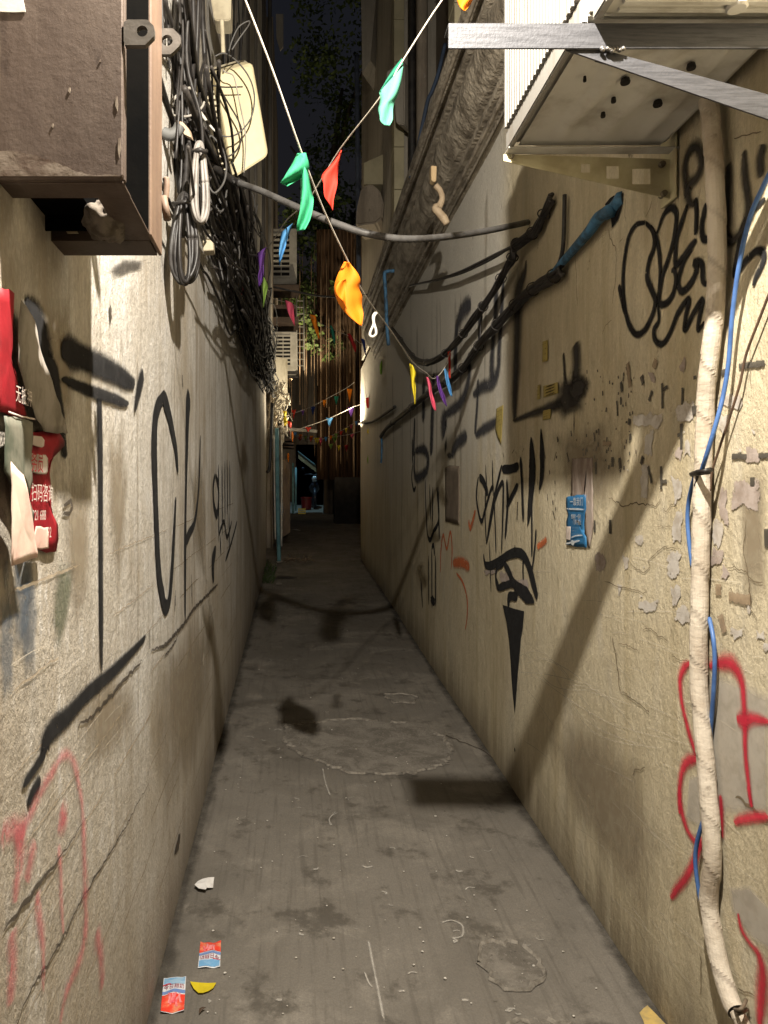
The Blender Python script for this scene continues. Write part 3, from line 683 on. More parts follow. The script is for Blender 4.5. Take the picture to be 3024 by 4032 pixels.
def tp(c, a, b, w): d.stroke(Cmap(c, [a, b]), w, .0034, taper=(1, 1), n=1)
for a, b, w in (((1240,285),(1445,262),.018), ((1178,1000),(1295,1000),.016), ((1390,992),(1480,990),.016), ((85,1505),(85,1602),.02), ((210,1502),(210,1612),.024), ((610,1078),(610,1260),.016), ((612,1200),(655,1200),.014),
    ((785,455),(780,590),.012), ((772,740),(770,945),.016), ((508,1080),(535,1210),.016), ((460,360),(472,430),.024), ((626,420),(626,620),.014), ((632,470),(668,448),.014), ((545,480),(518,560),.018), ((226,1005),(226,1082),.024), ((278,1015),(288,1095),.02),
    ((90,1045),(95,1140),.022), ((1340,1165),(1340,1235),.022), ((290,410),(300,490),.02), ((290,530),(292,590),.014), ((260,560),(266,680),.012), ((360,700),(352,750),.022), ((365,820),(368,870),.02), ((80,810),(86,880),.012), ((120,780),(120,830),.01), ((930,300),(930,400),.016), ((885,360),(885,390),.016), ((1430,1650),(1480,1650),.05), ((1100,340),(1165,310),.016), ((860,640),(905,615),.03), ((450,1060),(470,1000),.02), ((750,815),(752,845),.014), ((25,930),(28,965),.01)):
    tp(b2, a, b, w)
for i in range(60):
    x = R.uniform(20, 420); y = R.uniform(280, 1120); l = R.uniform(8, 40); tp(b2, (x, y), (x+R.uniform(-5, 5), y+l), R.uniform(.005, .013))
for i in range(22):
    x = R.uniform(1100, 1430); y = R.uniform(60, 700); l = R.uniform(8, 45); tp(b1, (x, y), (x+R.uniform(-4, 4), y+l), R.uniform(.006, .016))
d.done('tape_scrap', S_tape, wr)
d = Decal('R')
tp(b3, (1160,120), (1365,155), .03); tp(b2, (345,260), (365,450), .03); tp(b2, (580,230), (560,300), .03); tp(b2, (150,895), (215,900), .02); tp(b3, (1075,300), (1120,470), .03); tp(b3, (1060,0), (1065,110), .03)
d.done('tape_scrap', S_tapel, wr)
d = Decal('R'); d.jag = .008
for c, pts, w in ((b3, [(1350,0),(1345,60),(1370,180),(1365,260),(1420,330)], .005), (b2, [(1340,60),(1330,240),(1332,450)], .004), (b2, [(1300,1500),(1270,1650),(1275,1800),(1300,1950),(1315,2212)], .005), (b2, [(1140,1900),(1190,1880),(1260,1910),(1310,1960),(1370,2000),(1420,2005)], .006),
    (b2, [(195,1330),(260,1360),(310,1390),(400,1370),(480,1380),(560,1395),(600,1330)], .008), (b2, [(365,1830),(400,1880),(450,1910),(510,1890),(520,1810),(580,1750),(640,1720),(740,1730)], .006), (b2, [(170,1990),(300,2030),(400,2060),(490,2080)], .006), (b2, [(550,1550),(640,1550),(700,1545)], .003), (b2, [(630,1400),(650,1430),(690,1390),(740,1385)], .005),
    (b3, [(330,440),(400,430),(470,490),(520,520),(570,560)], .006), (b3, [(40,510),(70,650),(95,800),(110,980),(125,1030)], .012), (b3, [(125,1030),(220,1100),(330,1180),(400,1230)], .008), (b3, [(240,1840),(290,1800),(370,1790)], .008), (b3, [(105,575),(170,575),(230,610),(300,660)], .004), (b3, [(620,690),(700,735),(800,755)], .005),
    (c8, [(530,560),(535,700),(540,760)], .004), (c8, [(400,800),(410,880),(450,950),(460,1060),(450,1250),(420,1420)], .006), (c8, [(700,720),(730,640),(745,590)], .005), (c8, [(140,900),(150,1200),(160,1420)], .006), (c8, [(1400,90),(1500,60),(1620,50)], .006), (c8, [(350,1640),(380,1570),(420,1530)], .004), (c8, [(520,870),(480,920)], .004),
    (b4, [(1180,80),(1250,120),(1330,180),(1400,240),(1490,310)], (.006,.018,.02,.022)), (b4, [(860,1560),(880,1700),(870,1950)], .008), (b4, [(1210,1885),(1280,1910),(1340,1950)], .008)):
    d.stroke(Cmap(c, pts), tuple(v*.55 for v in w) if isinstance(w, tuple) else w*.55, .003)
d.done('crack', S_crackf, wr)
d = Decal('R')
for i in range(90):
    x = R.uniform(1080, 1659); y = R.uniform(1200, 2212)
    Y, Z = WYZ('R', x, y)
    if Z < fz(Y)+.1 or Y > STEP-.5: continue
    l = R.uniform(.03, .35); s_ = R.uniform(-.16, .2)
    d.stroke([(Y, Z), (Y+l*.5, Z+l*.5*s_+.004), (Y+l, Z+l*s_)], R.uniform(.001, .0032), .0028, raw=True)
for i in range(10):
    Y = R.uniform(1.7, 2.6); d.stroke([(Y, .75+R.uniform(0, .25)), (Y+.5, .8+R.uniform(0, .2)), (Y+.9, .82+R.uniform(0, .2))], .003, .0028, raw=True)
d.done('scratch', S_scr, wr)

# ================================================================ posters
def paper(name, mat, parent, side, pts, off, bulge=.01, jag=.004, curl=0.):
    """a torn sheet stuck to the wall: a gently buckled sheet with real distance from it"""
    bm = bmesh.new(); yz = [Vector((*WYZ(side, *p), 0)) for p in pts]; ring = []
    for a, b in zip(yz, yz[1:]+yz[:1]):
        k = max(1, int((b-a).length/.015))
        for i in range(k):
            q = a.lerp(b, i/k); ring.append(q+Vector((noise.noise((q.x*60, q.y*60, 1)), noise.noise((q.x*60, q.y*60, 5)), 0))*jag)
    c = sum(ring, Vector())/len(ring); prev = None
    def vx(q, k):
        o = off+bulge*.45*(.5+.5*noise.noise((q.x*9, q.y*7, 4)))*(1-k*k)+bulge*.3*abs(noise.noise((q.x*20, q.y*16, 8)))+min(.0022, bulge*.3)*noise.noise((q.x*70, q.y*45, 3))+curl*max(0, k-.6)*max(0, noise.noise((q.x*5, q.y*5, 2)))
        return (wX(side, q.x, q.y, o), q.x, q.y)
    for k in (1, .8, .55, .28):
        cur = [bm.verts.new(vx(c+(q-c)*k, k)) for q in ring]
        if prev:
            for i in range(len(ring)): bm.faces.new((prev[i], prev[(i+1) % len(ring)], cur[(i+1) % len(ring)], cur[i]))
        prev = cur
    m = bm.verts.new(vx(c, 0))
    for i in range(len(ring)): bm.faces.new((prev[i], prev[(i+1) % len(ring)], m))
    fixn(bm); bmesh.ops.solidify(bm, geom=list(bm.faces), thickness=.0006)
    return link(name, bm, mat, parent, sm=True)
def text(body, mat, parent, name, fn, size=1., sx=1.):
    cu = bpy.data.curves.new('t', 'FONT'); cu.body = body; cu.size = size; cu.align_x = 'CENTER'; cu.align_y = 'CENTER'; cu.resolution_u = 3
    o = bpy.data.objects.new('t', cu); COL.objects.link(o)
    dg = bpy.context.evaluated_depsgraph_get(); me = bpy.data.meshes.new_from_object(o.evaluated_get(dg))
    bpy.data.objects.remove(o); bm = bmesh.new(); bm.from_mesh(me); bpy.data.meshes.remove(me); bpy.data.curves.remove(cu)
    for v in bm.verts: v.co = fn(v.co.x*sx, v.co.y)
    return link(name, bm, mat, parent)
def walltext(body, side, x, y, size, off, mat, parent, sx=1., rot=0):
    Y, Z = WYZ(side, x, y); s = 1 if side == 'L' else -1
    def fn(a, b):
        ca, sa = math.cos(rot), math.sin(rot); a, b = a*ca-b*sa, a*sa+b*ca
        yy, zz = Y+s*a, Z+b; return Vector((wX(side, yy, zz, off), yy, zz))
    return text(body, mat, parent, 'lettering', fn, size, sx)
M_red = plain('red_print', (.30, .012, .02), (.2, .009, .014), sc=14, rough=.55)
M_redink = plain('red_ink', (.45, .03, .04), (.35, .02, .03), sc=10)
M_pwhite = plain('paper_white', (.62, .55, .5), (.48, .4, .35), sc=12, rough=.7)
M_pback = plain('paper_back', (.30, .27, .235), (.17, .15, .12), sc=14, st=(1, 1.5, .6), rough=.8, bst=.5)
M_pphoto = plain('weathered_print', (.2, .19, .15), (.07, .085, .06), sc=16, st=(1, 1, .5), rough=.6)
M_ppeach = plain('peach_print', (.72, .58, .48), (.62, .38, .32), sc=9, rough=.6)
pr = thing('poster', 'torn red poster with white lettering at the left edge of the frame', 'poster', tuple(W('L', 25, 900)))
paper('sheet', M_red, pr, 'L', Cmap(cP, [(-60,60),(20,75),(48,110),(45,300),(30,560),(70,760),(110,900),(150,1010),(90,1010),(-60,960)]), .009, .006)
paper('white_border', M_pwhite, pr, 'L', Cmap(cP, [(-40,955),(60,990),(158,1008),(158,1022),(60,1005),(-40,972)]), .019, .002, .001)
walltext('无抵押', 'L', *cP(50,858), .026, .024, M_pwhite, pr, .8)
paper('curled_flap', M_pback, pr, 'L', Cmap(cP, [(55,150),(95,190),(150,300),(190,440),(240,620),(300,800),(360,960),(412,1115),(330,1118),(230,1105),(160,1010),(110,880),(45,640),(30,590),(45,330)]), .016, .024, .003, .012)
pr2 = thing('poster', 'ragged red notice with white boxes of red characters beside the black graffiti', 'poster', tuple(W('L', 75, 1190)))
paper('sheet', M_red, pr2, 'L', Cmap(cP, [(150,1100),(300,1110),(405,1118),(365,1170),(340,1260),(328,1400),(335,1560),(348,1720),(385,1790),(388,1880),(380,1975),(310,1985),(240,1960),(150,1950),(160,1500)]), .006, .006)
paper('white_box', M_pwhite, pr2, 'L', Cmap(cP, [(155,1130),(230,1140),(250,1165),(248,1210),(230,1222),(155,1200)]), .014, .001, .001)
wb2 = paper('white_box', M_pwhite, pr2, 'L', Cmap(cP, [(150,1260),(260,1275),(277,1300),(275,1400),(262,1416),(150,1405)]), .014, .001, .001)
walltext('务员', 'L', *cP(182,1338), .033, .0185, M_redink, wb2, .8)
walltext('扫码咨询', 'L', *cP(232,1560), .03, .0165, M_pwhite, pr2, .8)
walltext('321 688', 'L', *cP(208,1715), .022, .0165, M_pwhite, pr2, .8)
walltext('192', 'L', *cP(274,1840), .024, .0165, M_pwhite, pr2, .8)
paper('paper_scrap', M_ppeach, pr2, 'L', Cmap(cP, [(165,1790),(250,1800),(258,1950),(125,1968),(135,1900)]), .02, .004, .003)
pr3 = thing('poster', 'weathered dark green print peeling between the red posters', 'poster', tuple(W('L', 20, 1150)))
paper('sheet', M_pphoto, pr3, 'L', Cmap(cP, [(-60,985),(60,1010),(155,1030),(150,1150),(140,1300),(155,1450),(130,1600),(165,1720),(150,1850),(120,1965),(60,1600),(-60,1400)]), .016, .008, .004)
pr4 = thing('poster', 'pale peach paper sheet hanging lowest at the left edge', 'poster', tuple(W('L', 10, 1215)))
paper('sheet', M_ppeach, pr4, 'L', Cmap(cP, [(-80,1330),(0,1420),(40,1520),(60,1640),(80,1760),(110,1980),(115,2015),(0,2055),(-80,2075)]), .03, .012, .003)

M_blue = plain('blue_print', (.03, .15, .32), (.02, .10, .22), sc=9, rough=.55)
cQ = crop(2150, 1900, 5.53)
pb = thing('poster', 'blue advertising poster with white text on the ochre wall', 'poster', tuple(W('R', 1247, 1183)))
paper('sheet', M_blue, pb, 'R', Cmap(cQ, [(455,320),(600,290),(760,265),(880,270),(885,560),(855,700),(845,900),(850,1150),(890,1200),(898,1420),(700,1400),(560,1375),(460,1350),(470,1100),(455,850),(500,680),(450,580)]), .004, .003, .003)
M_pw2 = plain('print_white', (.55, .56, .56), (.45, .46, .47), sc=12)
walltext('一靠我们', 'R', *cQ(700,430), .032, .009, M_pw2, pb, .95)
walltext('借我就 一低利', 'R', *cQ(690,745), .018, .009, M_pw2, pb, .8)
walltext('门到 很近', 'R', *cQ(715,870), .02, .009, M_pw2, pb, .9)
d = Decal('R')
for y, x0, x1, w in ((575,460,880,.008), (985,600,770,.005), (1050,595,720,.005), (1115,595,800,.005)): d.stroke(Cmap(cQ, [(x0,y),(x1,y+5)]), w, .009, (1,1), 1)
d.stroke(Cmap(cQ, [(590,1200),(680,1160),(840,1145)]), .006, .009); d.stroke(Cmap(cQ, [(470,1330),(620,1300),(780,1260)]), .008, .009); d.blob(cQ(625,1310), .02, .012, .0092)
d.done('print_lines', spray('white_print_lines', (.5, .53, .55), .1, .5, .2, 60, .85), pb)
paper('blank_panel', M_pwhite, pb, 'R', Cmap(cQ, [(475,960),(575,965),(572,1255),(478,1250)]), .0085, .001, .002)
pp = tag(paper('paper_remnant', plain('torn_brown_paper', (.36, .3, .26), (.19, .14, .11), sc=14, st=(1, 1, .35), rough=.85, bst=.6), None, 'R',
      Cmap(b1, [(1285,350),(1360,345),(1418,340),(1420,600),(1425,800),(1400,950),(1385,945),(1378,700),(1375,600),(1275,600)]), .003, .003, .006), 'torn brown paper strip left above and beside the blue poster', 'paper')
tag(paper('paper_remnant', plain('grey_brown_paper', (.19, .15, .11), (.14, .11, .08), sc=9, rough=.85), None, 'R', Cmap(b1, [(432,410),(455,395),(530,400),(528,600),(524,796),(470,780),(430,770)]), .004, .003, .003), 'flat grey-brown paper sheet among faint tags on the grey wall', 'paper')
M_yel = plain('yellow_sticker', (.45, .35, .1), (.33, .26, .08), sc=12, rough=.6)
S_ink = spray('ink', (.05, .04, .02), .1, .4, .4, 90, .8)
for c, q, lab in ((c7, [(1355,870),(1393,855),(1390,1015),(1352,1030)], 'upright faded yellow sticker high on the ochre wall'),
               (c7, [(1360,1210),(1470,1180),(1472,1265),(1358,1300)], 'wide yellow sticker with rows of print beside the black splat'),
               (c7, [(1312,1205),(1332,1200),(1330,1310),(1308,1316)], 'narrow yellow sticker strip left of the wide one'),
               (c7, [(1355,1400),(1415,1385),(1412,1460),(1352,1475)], 'small yellow sticker under the wide one, crossed by soot'),
               (c7, [(992,1385),(1045,1355),(1040,1480),(1030,1660),(1005,1610),(985,1545)], 'tall yellow strip with dark characters at the wall joint')):
    s = paper('sticker', M_yel, None, 'R', Cmap(c, q), .005, .002, .002); tag(s, lab, 'sticker', 'yellow stickers on the right wall')
    d = Decal('R'); n = 4
    (x0, y0), (x1, y1), (x2, y2) = q[0], q[1], q[2]
    for k in range(n):
        f = (k+.6)/n; ya = y0+(q[-1][1]-y0)*f; yb = y1+(y2-y1)*min(f, .95)
        d.stroke(Cmap(c, [(x0+(x1-x0)*.15, ya), (x0+(x1-x0)*.85, (ya+yb)/2 if len(q) > 4 else yb)]), .007, .009, (1, 1), 2)
    d.done('print_lines', S_ink, s)

# ================================================================ steel cabinet, top left
Y1, Y2 = 1.0, 1.298; xb = (265-CX)/F*Y1; zb = P(0, 388, Y1).z; zt = 2.75
cab = thing('steel_cabinet', 'rusty brown steel cabinet with two padlock lugs on the cream wall', 'cabinet', (XL, Y1, zb))
bm = bmesh.new()
n = 10
prism(bm, [(XL-.05, Y1, zb), (xb-.003, Y1, zb+.002), (xb, Y1, zb+.006), (xb, Y1, zt), (XL-.05, Y1, zt)], (0, .012, 0)); fixn(bm); bev(bm, .002, 1)
fp = link('end_panel', bm, M_rust, cab)
bm = bmesh.new(); box(bm, (xb-.012, Y1+.012, zb+.004), (xb, Y1+.024, zt)); bev(bm, .002, 1)
link('door_edge', bm, M_rust, cab)
bm = bmesh.new(); box(bm, (XL-.02, Y1+.013, zb+.03), (xb-.09, Y2-.104, zt)); link('gap_shade_block', bm, M_void, cab)  # near-black block, puts the shade of the open gap into colour
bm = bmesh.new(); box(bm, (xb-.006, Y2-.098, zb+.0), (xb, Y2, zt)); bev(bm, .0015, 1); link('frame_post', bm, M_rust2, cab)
bm = bmesh.new(); box(bm, (XL-.02, Y2-.102, zb+.006), (xb-.004, Y2-.0985, zt)); link('gap_shade_plate', bm, M_void, cab)  # added near-black plate, paints the gap as deep shade
bm = bmesh.new(); box(bm, (XL-.02, Y2-.072, zb-.0), (xb-.008, Y2-.002, zt)); link('back_panel', bm, M_rust, cab)
# hollow bottom: lips round an open underside
bm = bmesh.new(); box(bm, (XL-.02, Y1+.012, zb), (xb-.002, Y1+.06, zb+.004)); box(bm, (xb-.05, Y1+.06, zb+.0005), (xb-.003, Y2-.072, zb+.0045)); bev(bm, .001, 1); link('bottom_lip', bm, M_rust, cab)
# foam lump and peeling remains under the cabinet
bm = bmesh.new(); bmesh.ops.create_icosphere(bm, subdivisions=4, radius=1.)
c0 = P(230, 480, 1.17)
for v in bm.verts:
    nn = 1+.25*noise.noise(v.co*2)+.12*noise.noise(v.co*9)
    v.co = Vector((v.co.x*.032, v.co.y*.05, v.co.z*.028))*nn+c0
link('filler_foam', bm, plain('filler', (.16, .135, .11), (.08, .065, .05), sc=50, rough=.95, bst=1., bsc=80), cab, sm=True)
bm = bmesh.new(); q = [cA(*p) for p in [(375,1195),(390,1240),(400,1290),(435,1310),(445,1350),(465,1385),(400,1385),(378,1350),(385,1280),(368,1215)]]
prism(bm, [P(x, y, 1.2) for x, y in q], (0, .002, 0)); fixn(bm); link('paint_flake', bm, plain('tan_flake', (.5, .4, .25), (.4, .3, .18)), cab)
def flakes(bm, pts, j=.004):
    q = [P(x, y, Y1-.0016) for x, y in pts]; ring = []
    for a, b in zip(q, q[1:]+q[:1]):
        k = max(1, int((b-a).length/.006))
        for i in range(k):
            c = a.lerp(b, i/k); c += Vector((noise.noise((c.x*80, c.z*80, 1)), 0, noise.noise((c.x*80, c.z*80, 4))))*j; c.z = max(c.z, zb+.004); c.x = min(c.x, xb-.002); ring.append(c)
    prism(bm, ring, (0, .0016, 0))
bm = bmesh.new(); flakes(bm, [(-20,322),(45,328),(85,340),(130,352),(165,372),(230,378),(262,382),(262,388),(-20,386)]); fixn(bm)
link('rusted_band', bm, plain('rusted_band', (.17, .135, .105), (.07, .042, .028), sc=22, st=(.6, 1, 1.6), rough=.85, bst=.8), cab)
M_flk = plain('pale_flakes', (.24, .195, .15), (.13, .095, .07), sc=40, rough=.85)
for x, y, w_, h_ in ((150,190,4,11),(112,268,4,9),(250,210,5,30),(255,300,6,40),(215,130,3,5)): bm = bmesh.new(); flakes(bm, [(x,y),(x+w_*.6,y-2),(x+w_,y+h_*.5),(x+w_*.5,y+h_),(x-1,y+h_*.6)], .002); fixn(bm); link('paint_flake', bm, M_flk, cab)
def lug(x0, y0, x1, y1, hx, hy, hr, Y, nm='padlock_lug'):
    bm = bmesh.new(); N = 28
    a = P(x0, y0, Y); b = P(x1, y1, Y); cx = b.x-(a.z-b.z)*.5; out = []; inn = []
    h = P(hx, hy, Y); r = hr/F*Y; zc = (a.z+b.z)/2; rr = (a.z-b.z)/2
    for k in range(N):
        t = 2*math.pi*k/N; dx, dz = math.cos(t), math.sin(t)
        # rounded tab outline: chamfered right end, square left end
        sx = (b.x-h.x) if dx > 0 else (h.x-a.x); s_ = 1/max(abs(dx)/sx, abs(dz)/((a.z-h.z) if dz > 0 else (h.z-b.z)))
        px, pz = dx*s_, dz*s_
        if dx > 0:
            lim = (b.x-h.x)*.6+rr*.75
            if abs(px)+abs(pz) > lim: k2 = lim/(abs(px)+abs(pz)); px *= k2; pz *= k2
        out.append(Vector((h.x+px, Y, h.z+pz))); inn.append(Vector((h.x+dx*r, Y, h.z+dz*r)))
    T = Vector((0, .009, 0))
    of = [bm.verts.new(p) for p in out]; inf = [bm.verts.new(p) for p in inn]; ob = [bm.verts.new(p+T) for p in out]; ib = [bm.verts.new(p+T) for p in inn]
    for k in range(N):
        m = (k+1) % N
        bm.faces.new((of[k], of[m], inf[m], inf[k])); bm.faces.new((ob[m], ob[k], ib[k], ib[m])); bm.faces.new((of[m], of[k], ob[k], ob[m])); bm.faces.new((inf[k], inf[m], ib[m], ib[k]))
    fixn(bm); return link(nm, bm, M_steelold, cab)
M_steelold = plain('dull_steel', (.12, .105, .09), (.07, .06, .05), sc=16, rough=.5, metal=.4, bst=.4)
lug(267, 42, 333, 97, 307, 67, 12, Y1-.001); lug(329, 61, 390, 117, 361, 87, 12, Y2+.002)
bm = bmesh.new(); tube(bm, [P(358, 385, 1.31), P(360, 400, 1.31), P(358, 430, 1.31)], .006); tube(bm, [P(353, 425, 1.30), P(362, 475, 1.30)], .007); link('hinge_pin', bm, M_rust2, cab)
tag(paper('paper_label', M_pwhite, None, 'L', [(0, 0), (1, 0), (1, 1)], 0, 0) if False else None, None) if False else None
bm = bmesh.new(); prism(bm, [P(x, y, Y1-.002) for x, y in ((-12,-20),(46,-20),(50,0),(55,25),(30,26),(-12,24))], (0, .0015, 0)); fixn(bm); link('paper_label', bm, M_white, cab)

# ================================================================ left wall: boxes and cables
cb = thing('junction_box', 'cream plastic distribution box hanging crooked among the black cables', 'junction box', tuple(P(470, 380, 3.28)))
def rquad(c, Y, r=8):
    out = []
    n = len(c)
    for i in range(n):
        p0, p, p1 = Vector((*c[i-1], 0)), Vector((*c[i], 0)), Vector((*c[(i+1) % n], 0))
        a = p+(p0-p).normalized()*r; b = p+(p1-p).normalized()*r
        for t in (0, .33, .66, 1): q = a*(1-t)**2+p*2*t*(1-t)+b*t*t; out.append(P(q.x, q.y, Y))
    return out
quad = [(461,160),(545,133),(580,336),(501,387)]
back = [(440,152),(520,128),(560,320),(480,374)]
bm = bmesh.new()
f0 = rquad(quad, 3.2, 14); b0 = rquad(back, 3.30, 12)
cen = sum(f0, Vector())/len(f0)
rings = [[cen+(p-cen)*.9+Vector((0, -.012, 0)) for p in f0], [cen+(p-cen)*.97+Vector((0, -.006, 0)) for p in f0], f0, [p.lerp(q, .45) for p, q in zip(f0, b0)]]
prev = None
for k, rg in enumerate(rings):
    cur = [bm.verts.new(p) for p in rg]
    if prev:
        for i in range(len(cur)): bm.faces.new((prev[i], prev[(i+1) % len(cur)], cur[(i+1) % len(cur)], cur[i]))
    else: bm.faces.new(cur)
    prev = cur
fixn(bm); link('cover', bm, M_cream, cb, sm=False)
bm = bmesh.new(); prev = None
cen2 = sum(b0, Vector())/len(b0)
for rg in ([cen2.lerp(cen, .55)+((p.lerp(q, .5))-cen2.lerp(cen, .5))*1.03 for p, q in zip(f0, b0)], [p.lerp(q, .55) for p, q in zip(f0, b0)], b0, [p+Vector((-.02, .08, 0)) for p in b0]):
    cur = [bm.verts.new(p) for p in rg]
    if prev:
        for i in range(len(cur)): bm.faces.new((prev[i], prev[(i+1) % len(cur)], cur[(i+1) % len(cur)], cur[i]))
    prev = cur
bm.faces.new(prev); fixn(bm); link('body', bm, M_cream2, cb)
bm = bmesh.new()
for k in range(17):
    t = k/16; a = Vector((444+t*38, 172+t*205, 0)); w = 13
    prism(bm, [P(a.x-4, a.y-3, 3.19), P(a.x+w, a.y-5, 3.19), P(a.x+w+1, a.y+2.6, 3.19), P(a.x-3, a.y+3.6, 3.19)], (0, .05, 0))
fixn(bm); link('gland_strip', bm, M_cream2, cb)
bm = bmesh.new(); prism(bm, [P(*cM(x, y), 3.4) for x, y in ((720,-60),(980,-60),(975,230),(955,255),(790,255),(765,225))], (0, .1, 0)); fixn(bm); bev(bm, .004, 2)
tag(link('junction_box', bm, M_cream2), 'small cream box with rounded bottom cut by the top of the frame', 'junction box')
jb = thing('junction_box', 'tiny two-piece white connector box behind the cable coils', 'junction box', tuple(P(448, 535, 3.0)))
bm = bmesh.new(); prism(bm, [P(*cA(x, y), 3.0) for x, y in ((1205,1360),(1245,1362),(1250,1415),(1203,1415))], (0, .05, 0)); fixn(bm); bev(bm, .003, 1); link('cap', bm, M_white, jb)
bm = bmesh.new(); prism(bm, [P(*cA(x, y), 2.99) for x, y in ((1203,1420),(1265,1425),(1268,1485),(1205,1490))], (0, .06, 0)); fixn(bm); bev(bm, .003, 1); link('body', bm, M_cream2, jb)

def strand(pts, r, mat, label, cat='cable', name='cable', group=None, n=7, res=6):
    bm = bmesh.new(); tube(bm, pts, r, n, res); o = link(name, bm, mat, sm=True); return tag(o, label, cat, group)
# the running tangle: cables following the lane along the wall
def run(bm, rr, y0, y1, lo, hi, rad, wob=.05, dep=(.02, .14)):
    pts = []; h0 = rr.uniform(lo, hi); dx = rr.uniform(*dep); s = rr.random()*50; Y = y0
    while Y < y1:
        h = h0+wob*2.2*noise.noise((Y*.7, s, 0))+wob*noise.noise((Y*2.1, s, 4))
        X = XL+max(.012, dx+.07*noise.noise((Y*1.1, s, 9)))
        pts.append(Vector((X, Y, fz(Y)+h))); Y += rr.uniform(.22, .5)
    tube(bm, pts, rad, 5, 3)
bm = bmesh.new()
for i in range(72):
    y0 = R.uniform(1.9, 5); lift = R.random()
    run(bm, R, y0, R.uniform(8, 10.6), 2.34, 2.75+.3*lift, R.choice((.004, .005, .006, .008, .011)), .07)
for i in range(36): run(bm, R, R.uniform(3.2, 5.0), R.uniform(9, 10.6), 2.4, 3.2, R.choice((.004, .006, .009)), .09, (.02, .2))
tag(link('cable_tangle', bm, M_dcab, sm=True), 'thick dusty tangle of black cables running along the cream wall', 'cables', kind='stuff')
bm = bmesh.new()
for i in range(34):
    Yc = R.choice((R.uniform(2.1, 2.75), R.uniform(2.2, 2.9), R.uniform(3.7, 4.6))); X = XL+(R.uniform(.02, .05) if Yc < 3 else R.uniform(.03, .1)); top = R.uniform(3.6, 5.5); bot = fz(Yc)+R.uniform(2.25, 2.8)
    tx = R.uniform(-.12, .12); pts = []
    for k in range(8):
        t = k/7; pts.append(Vector((X+tx*t*.5+.03*noise.noise((t*3, i, 1)), Yc+R.uniform(-.04, .04)+.5*t*tx*4+.15*noise.noise((t*2, i, 5)), bot+(top-bot)*t)))
    tube(bm, pts, R.choice((.004, .005, .007, .01)), 5, 4)
for i in range(14):      # diagonals near the cabinet
    a = P(R.uniform(330, 420), R.uniform(-40, 10), R.uniform(2, 2.6)); b = P(R.uniform(395, 445), R.uniform(330, 480), R.uniform(2.4, 3.1))
    tube(bm, [a, a.lerp(b, .4)+Vector((R.uniform(-.03, .03), 0, R.uniform(-.04, .04))), a.lerp(b, .75)+Vector((R.uniform(-.03, .03), 0, 0)), b], R.choice((.004, .006, .008)), 5, 5)
tag(link('cable_tangle', bm, M_black, sm=True), 'bunch of black cables climbing the wall behind the steel cabinet', 'cables', kind='stuff')
bm = bmesh.new()
for i in range(34):      # loops and loose ends around the boxes and further on
    x = R.uniform(400, 575); yb = 330+(x-400)*2.2
    y = R.uniform(yb*.75+60, yb+150); Y = min(9, 2.6+(x-400)/175*4.5); c = P(x, y, Y); c.x = max(c.x, XL+.03)+R.uniform(0, .08)
    r = R.uniform(.04, .15); a0 = R.uniform(0, 6.3); sp = R.uniform(2.5, 6.5); pts = []
    for k in range(9):
        a = a0+sp*k/8; pts.append(c+Vector((R.uniform(.5, .9)*r*math.cos(a)*.5, .4*r*math.sin(a+1), r*math.sin(a)*R.uniform(.85, 1.1))))
    tube(bm, pts, R.choice((.0025, .003, .004)), 5, 4)
tag(link('cable_tangle', bm, M_grey, sm=True), 'grey loose wire loops and cut ends sticking out of the black tangle', 'cables', kind='stuff')
def coil(c, w, h, n, r, mat, label, Y, spread=.03, tie=None):
    root = thing('cable_coil', label, 'cable coil', tuple(P(c[0], c[1]+h/2, Y)))
    bm = bmesh.new(); rr = random.Random(int(c[0]))
    for i in range(n):
        ww = w*rr.uniform(.3, 1.2)/2; hh = h*rr.uniform(.9, 1.04)/2; ph = rr.uniform(-.2, .2); pts = []
        dy = rr.uniform(-spread, spread)
        for k in range(15):
            a = 2*math.pi*k/14; s_ = .72+.28*max(-.6, -math.sin(a))
            pts.append(P(c[0]+ww*math.cos(a+ph)*s_, c[1]-hh*math.sin(a)+rr.uniform(-1, 1), Y+dy+.02*math.cos(a)))
        tube(bm, pts, r*rr.uniform(.8, 1.15), 6, 4)
    link('winding', bm, mat, root, sm=True)
    bm = bmesh.new(); q = []
    for k in range(9): a = 2*math.pi*k/8; q.append(P(c[0]+w*.36*math.cos(a), c[1]-h*.40+3*math.sin(a)+(3 if k % 2 else 0), Y-.0+(spread+.02)*math.sin(a)))
    tube(bm, q, r*1.1, 6, 3); link('tie', bm, M_black, root, sm=True)
    return root
coil((398, 515), 66, 190, 26, .0055, M_black, 'glossy black cable coil hanging lowest beside the steel cabinet', 2.25)
coil((431, 395), 40, 172, 18, .006, plain('grey_flat_cable', (.24, .22, .2), (.14, .125, .11), sc=14, rough=.5), 'grey cable coil tied at the top in front of the cream box', 2.25)
strand([P(*cM(x, y), 3.1) for x, y in ((780,700),(880,662),(990,710),(1130,850),(1230,1020),(1270,1220),(1240,1430),(1160,1570),(1050,1670),(930,1700),(830,1670),(740,1590))], .0032, M_grey, 'thin grey wire bowed in a big loop across the cream box')
strand([P(*cM(x, y), 3.12) for x, y in ((720,860),(820,1060),(930,1260),(1060,1480),(1110,1620),(1100,1760),(1020,1900),(880,1965),(760,1950))], .0035, M_dcab, 'dark wire curving down the face of the cream box')
strand([P(*cM(x, y), 3.12) for x, y in ((610,1075),(740,1065),(900,1085),(1125,1080))], .003, M_black, 'short black wire end lying straight across the cream box')
strand([P(*cM(x, y), 3.1) for x, y in ((880,865),(910,900),(1000,935),(1040,1050),(1100,1350),(1150,1600),(1160,1800),(1140,2150))], .0028, M_ltcab, 'pale thin wire running straight down the cream box')
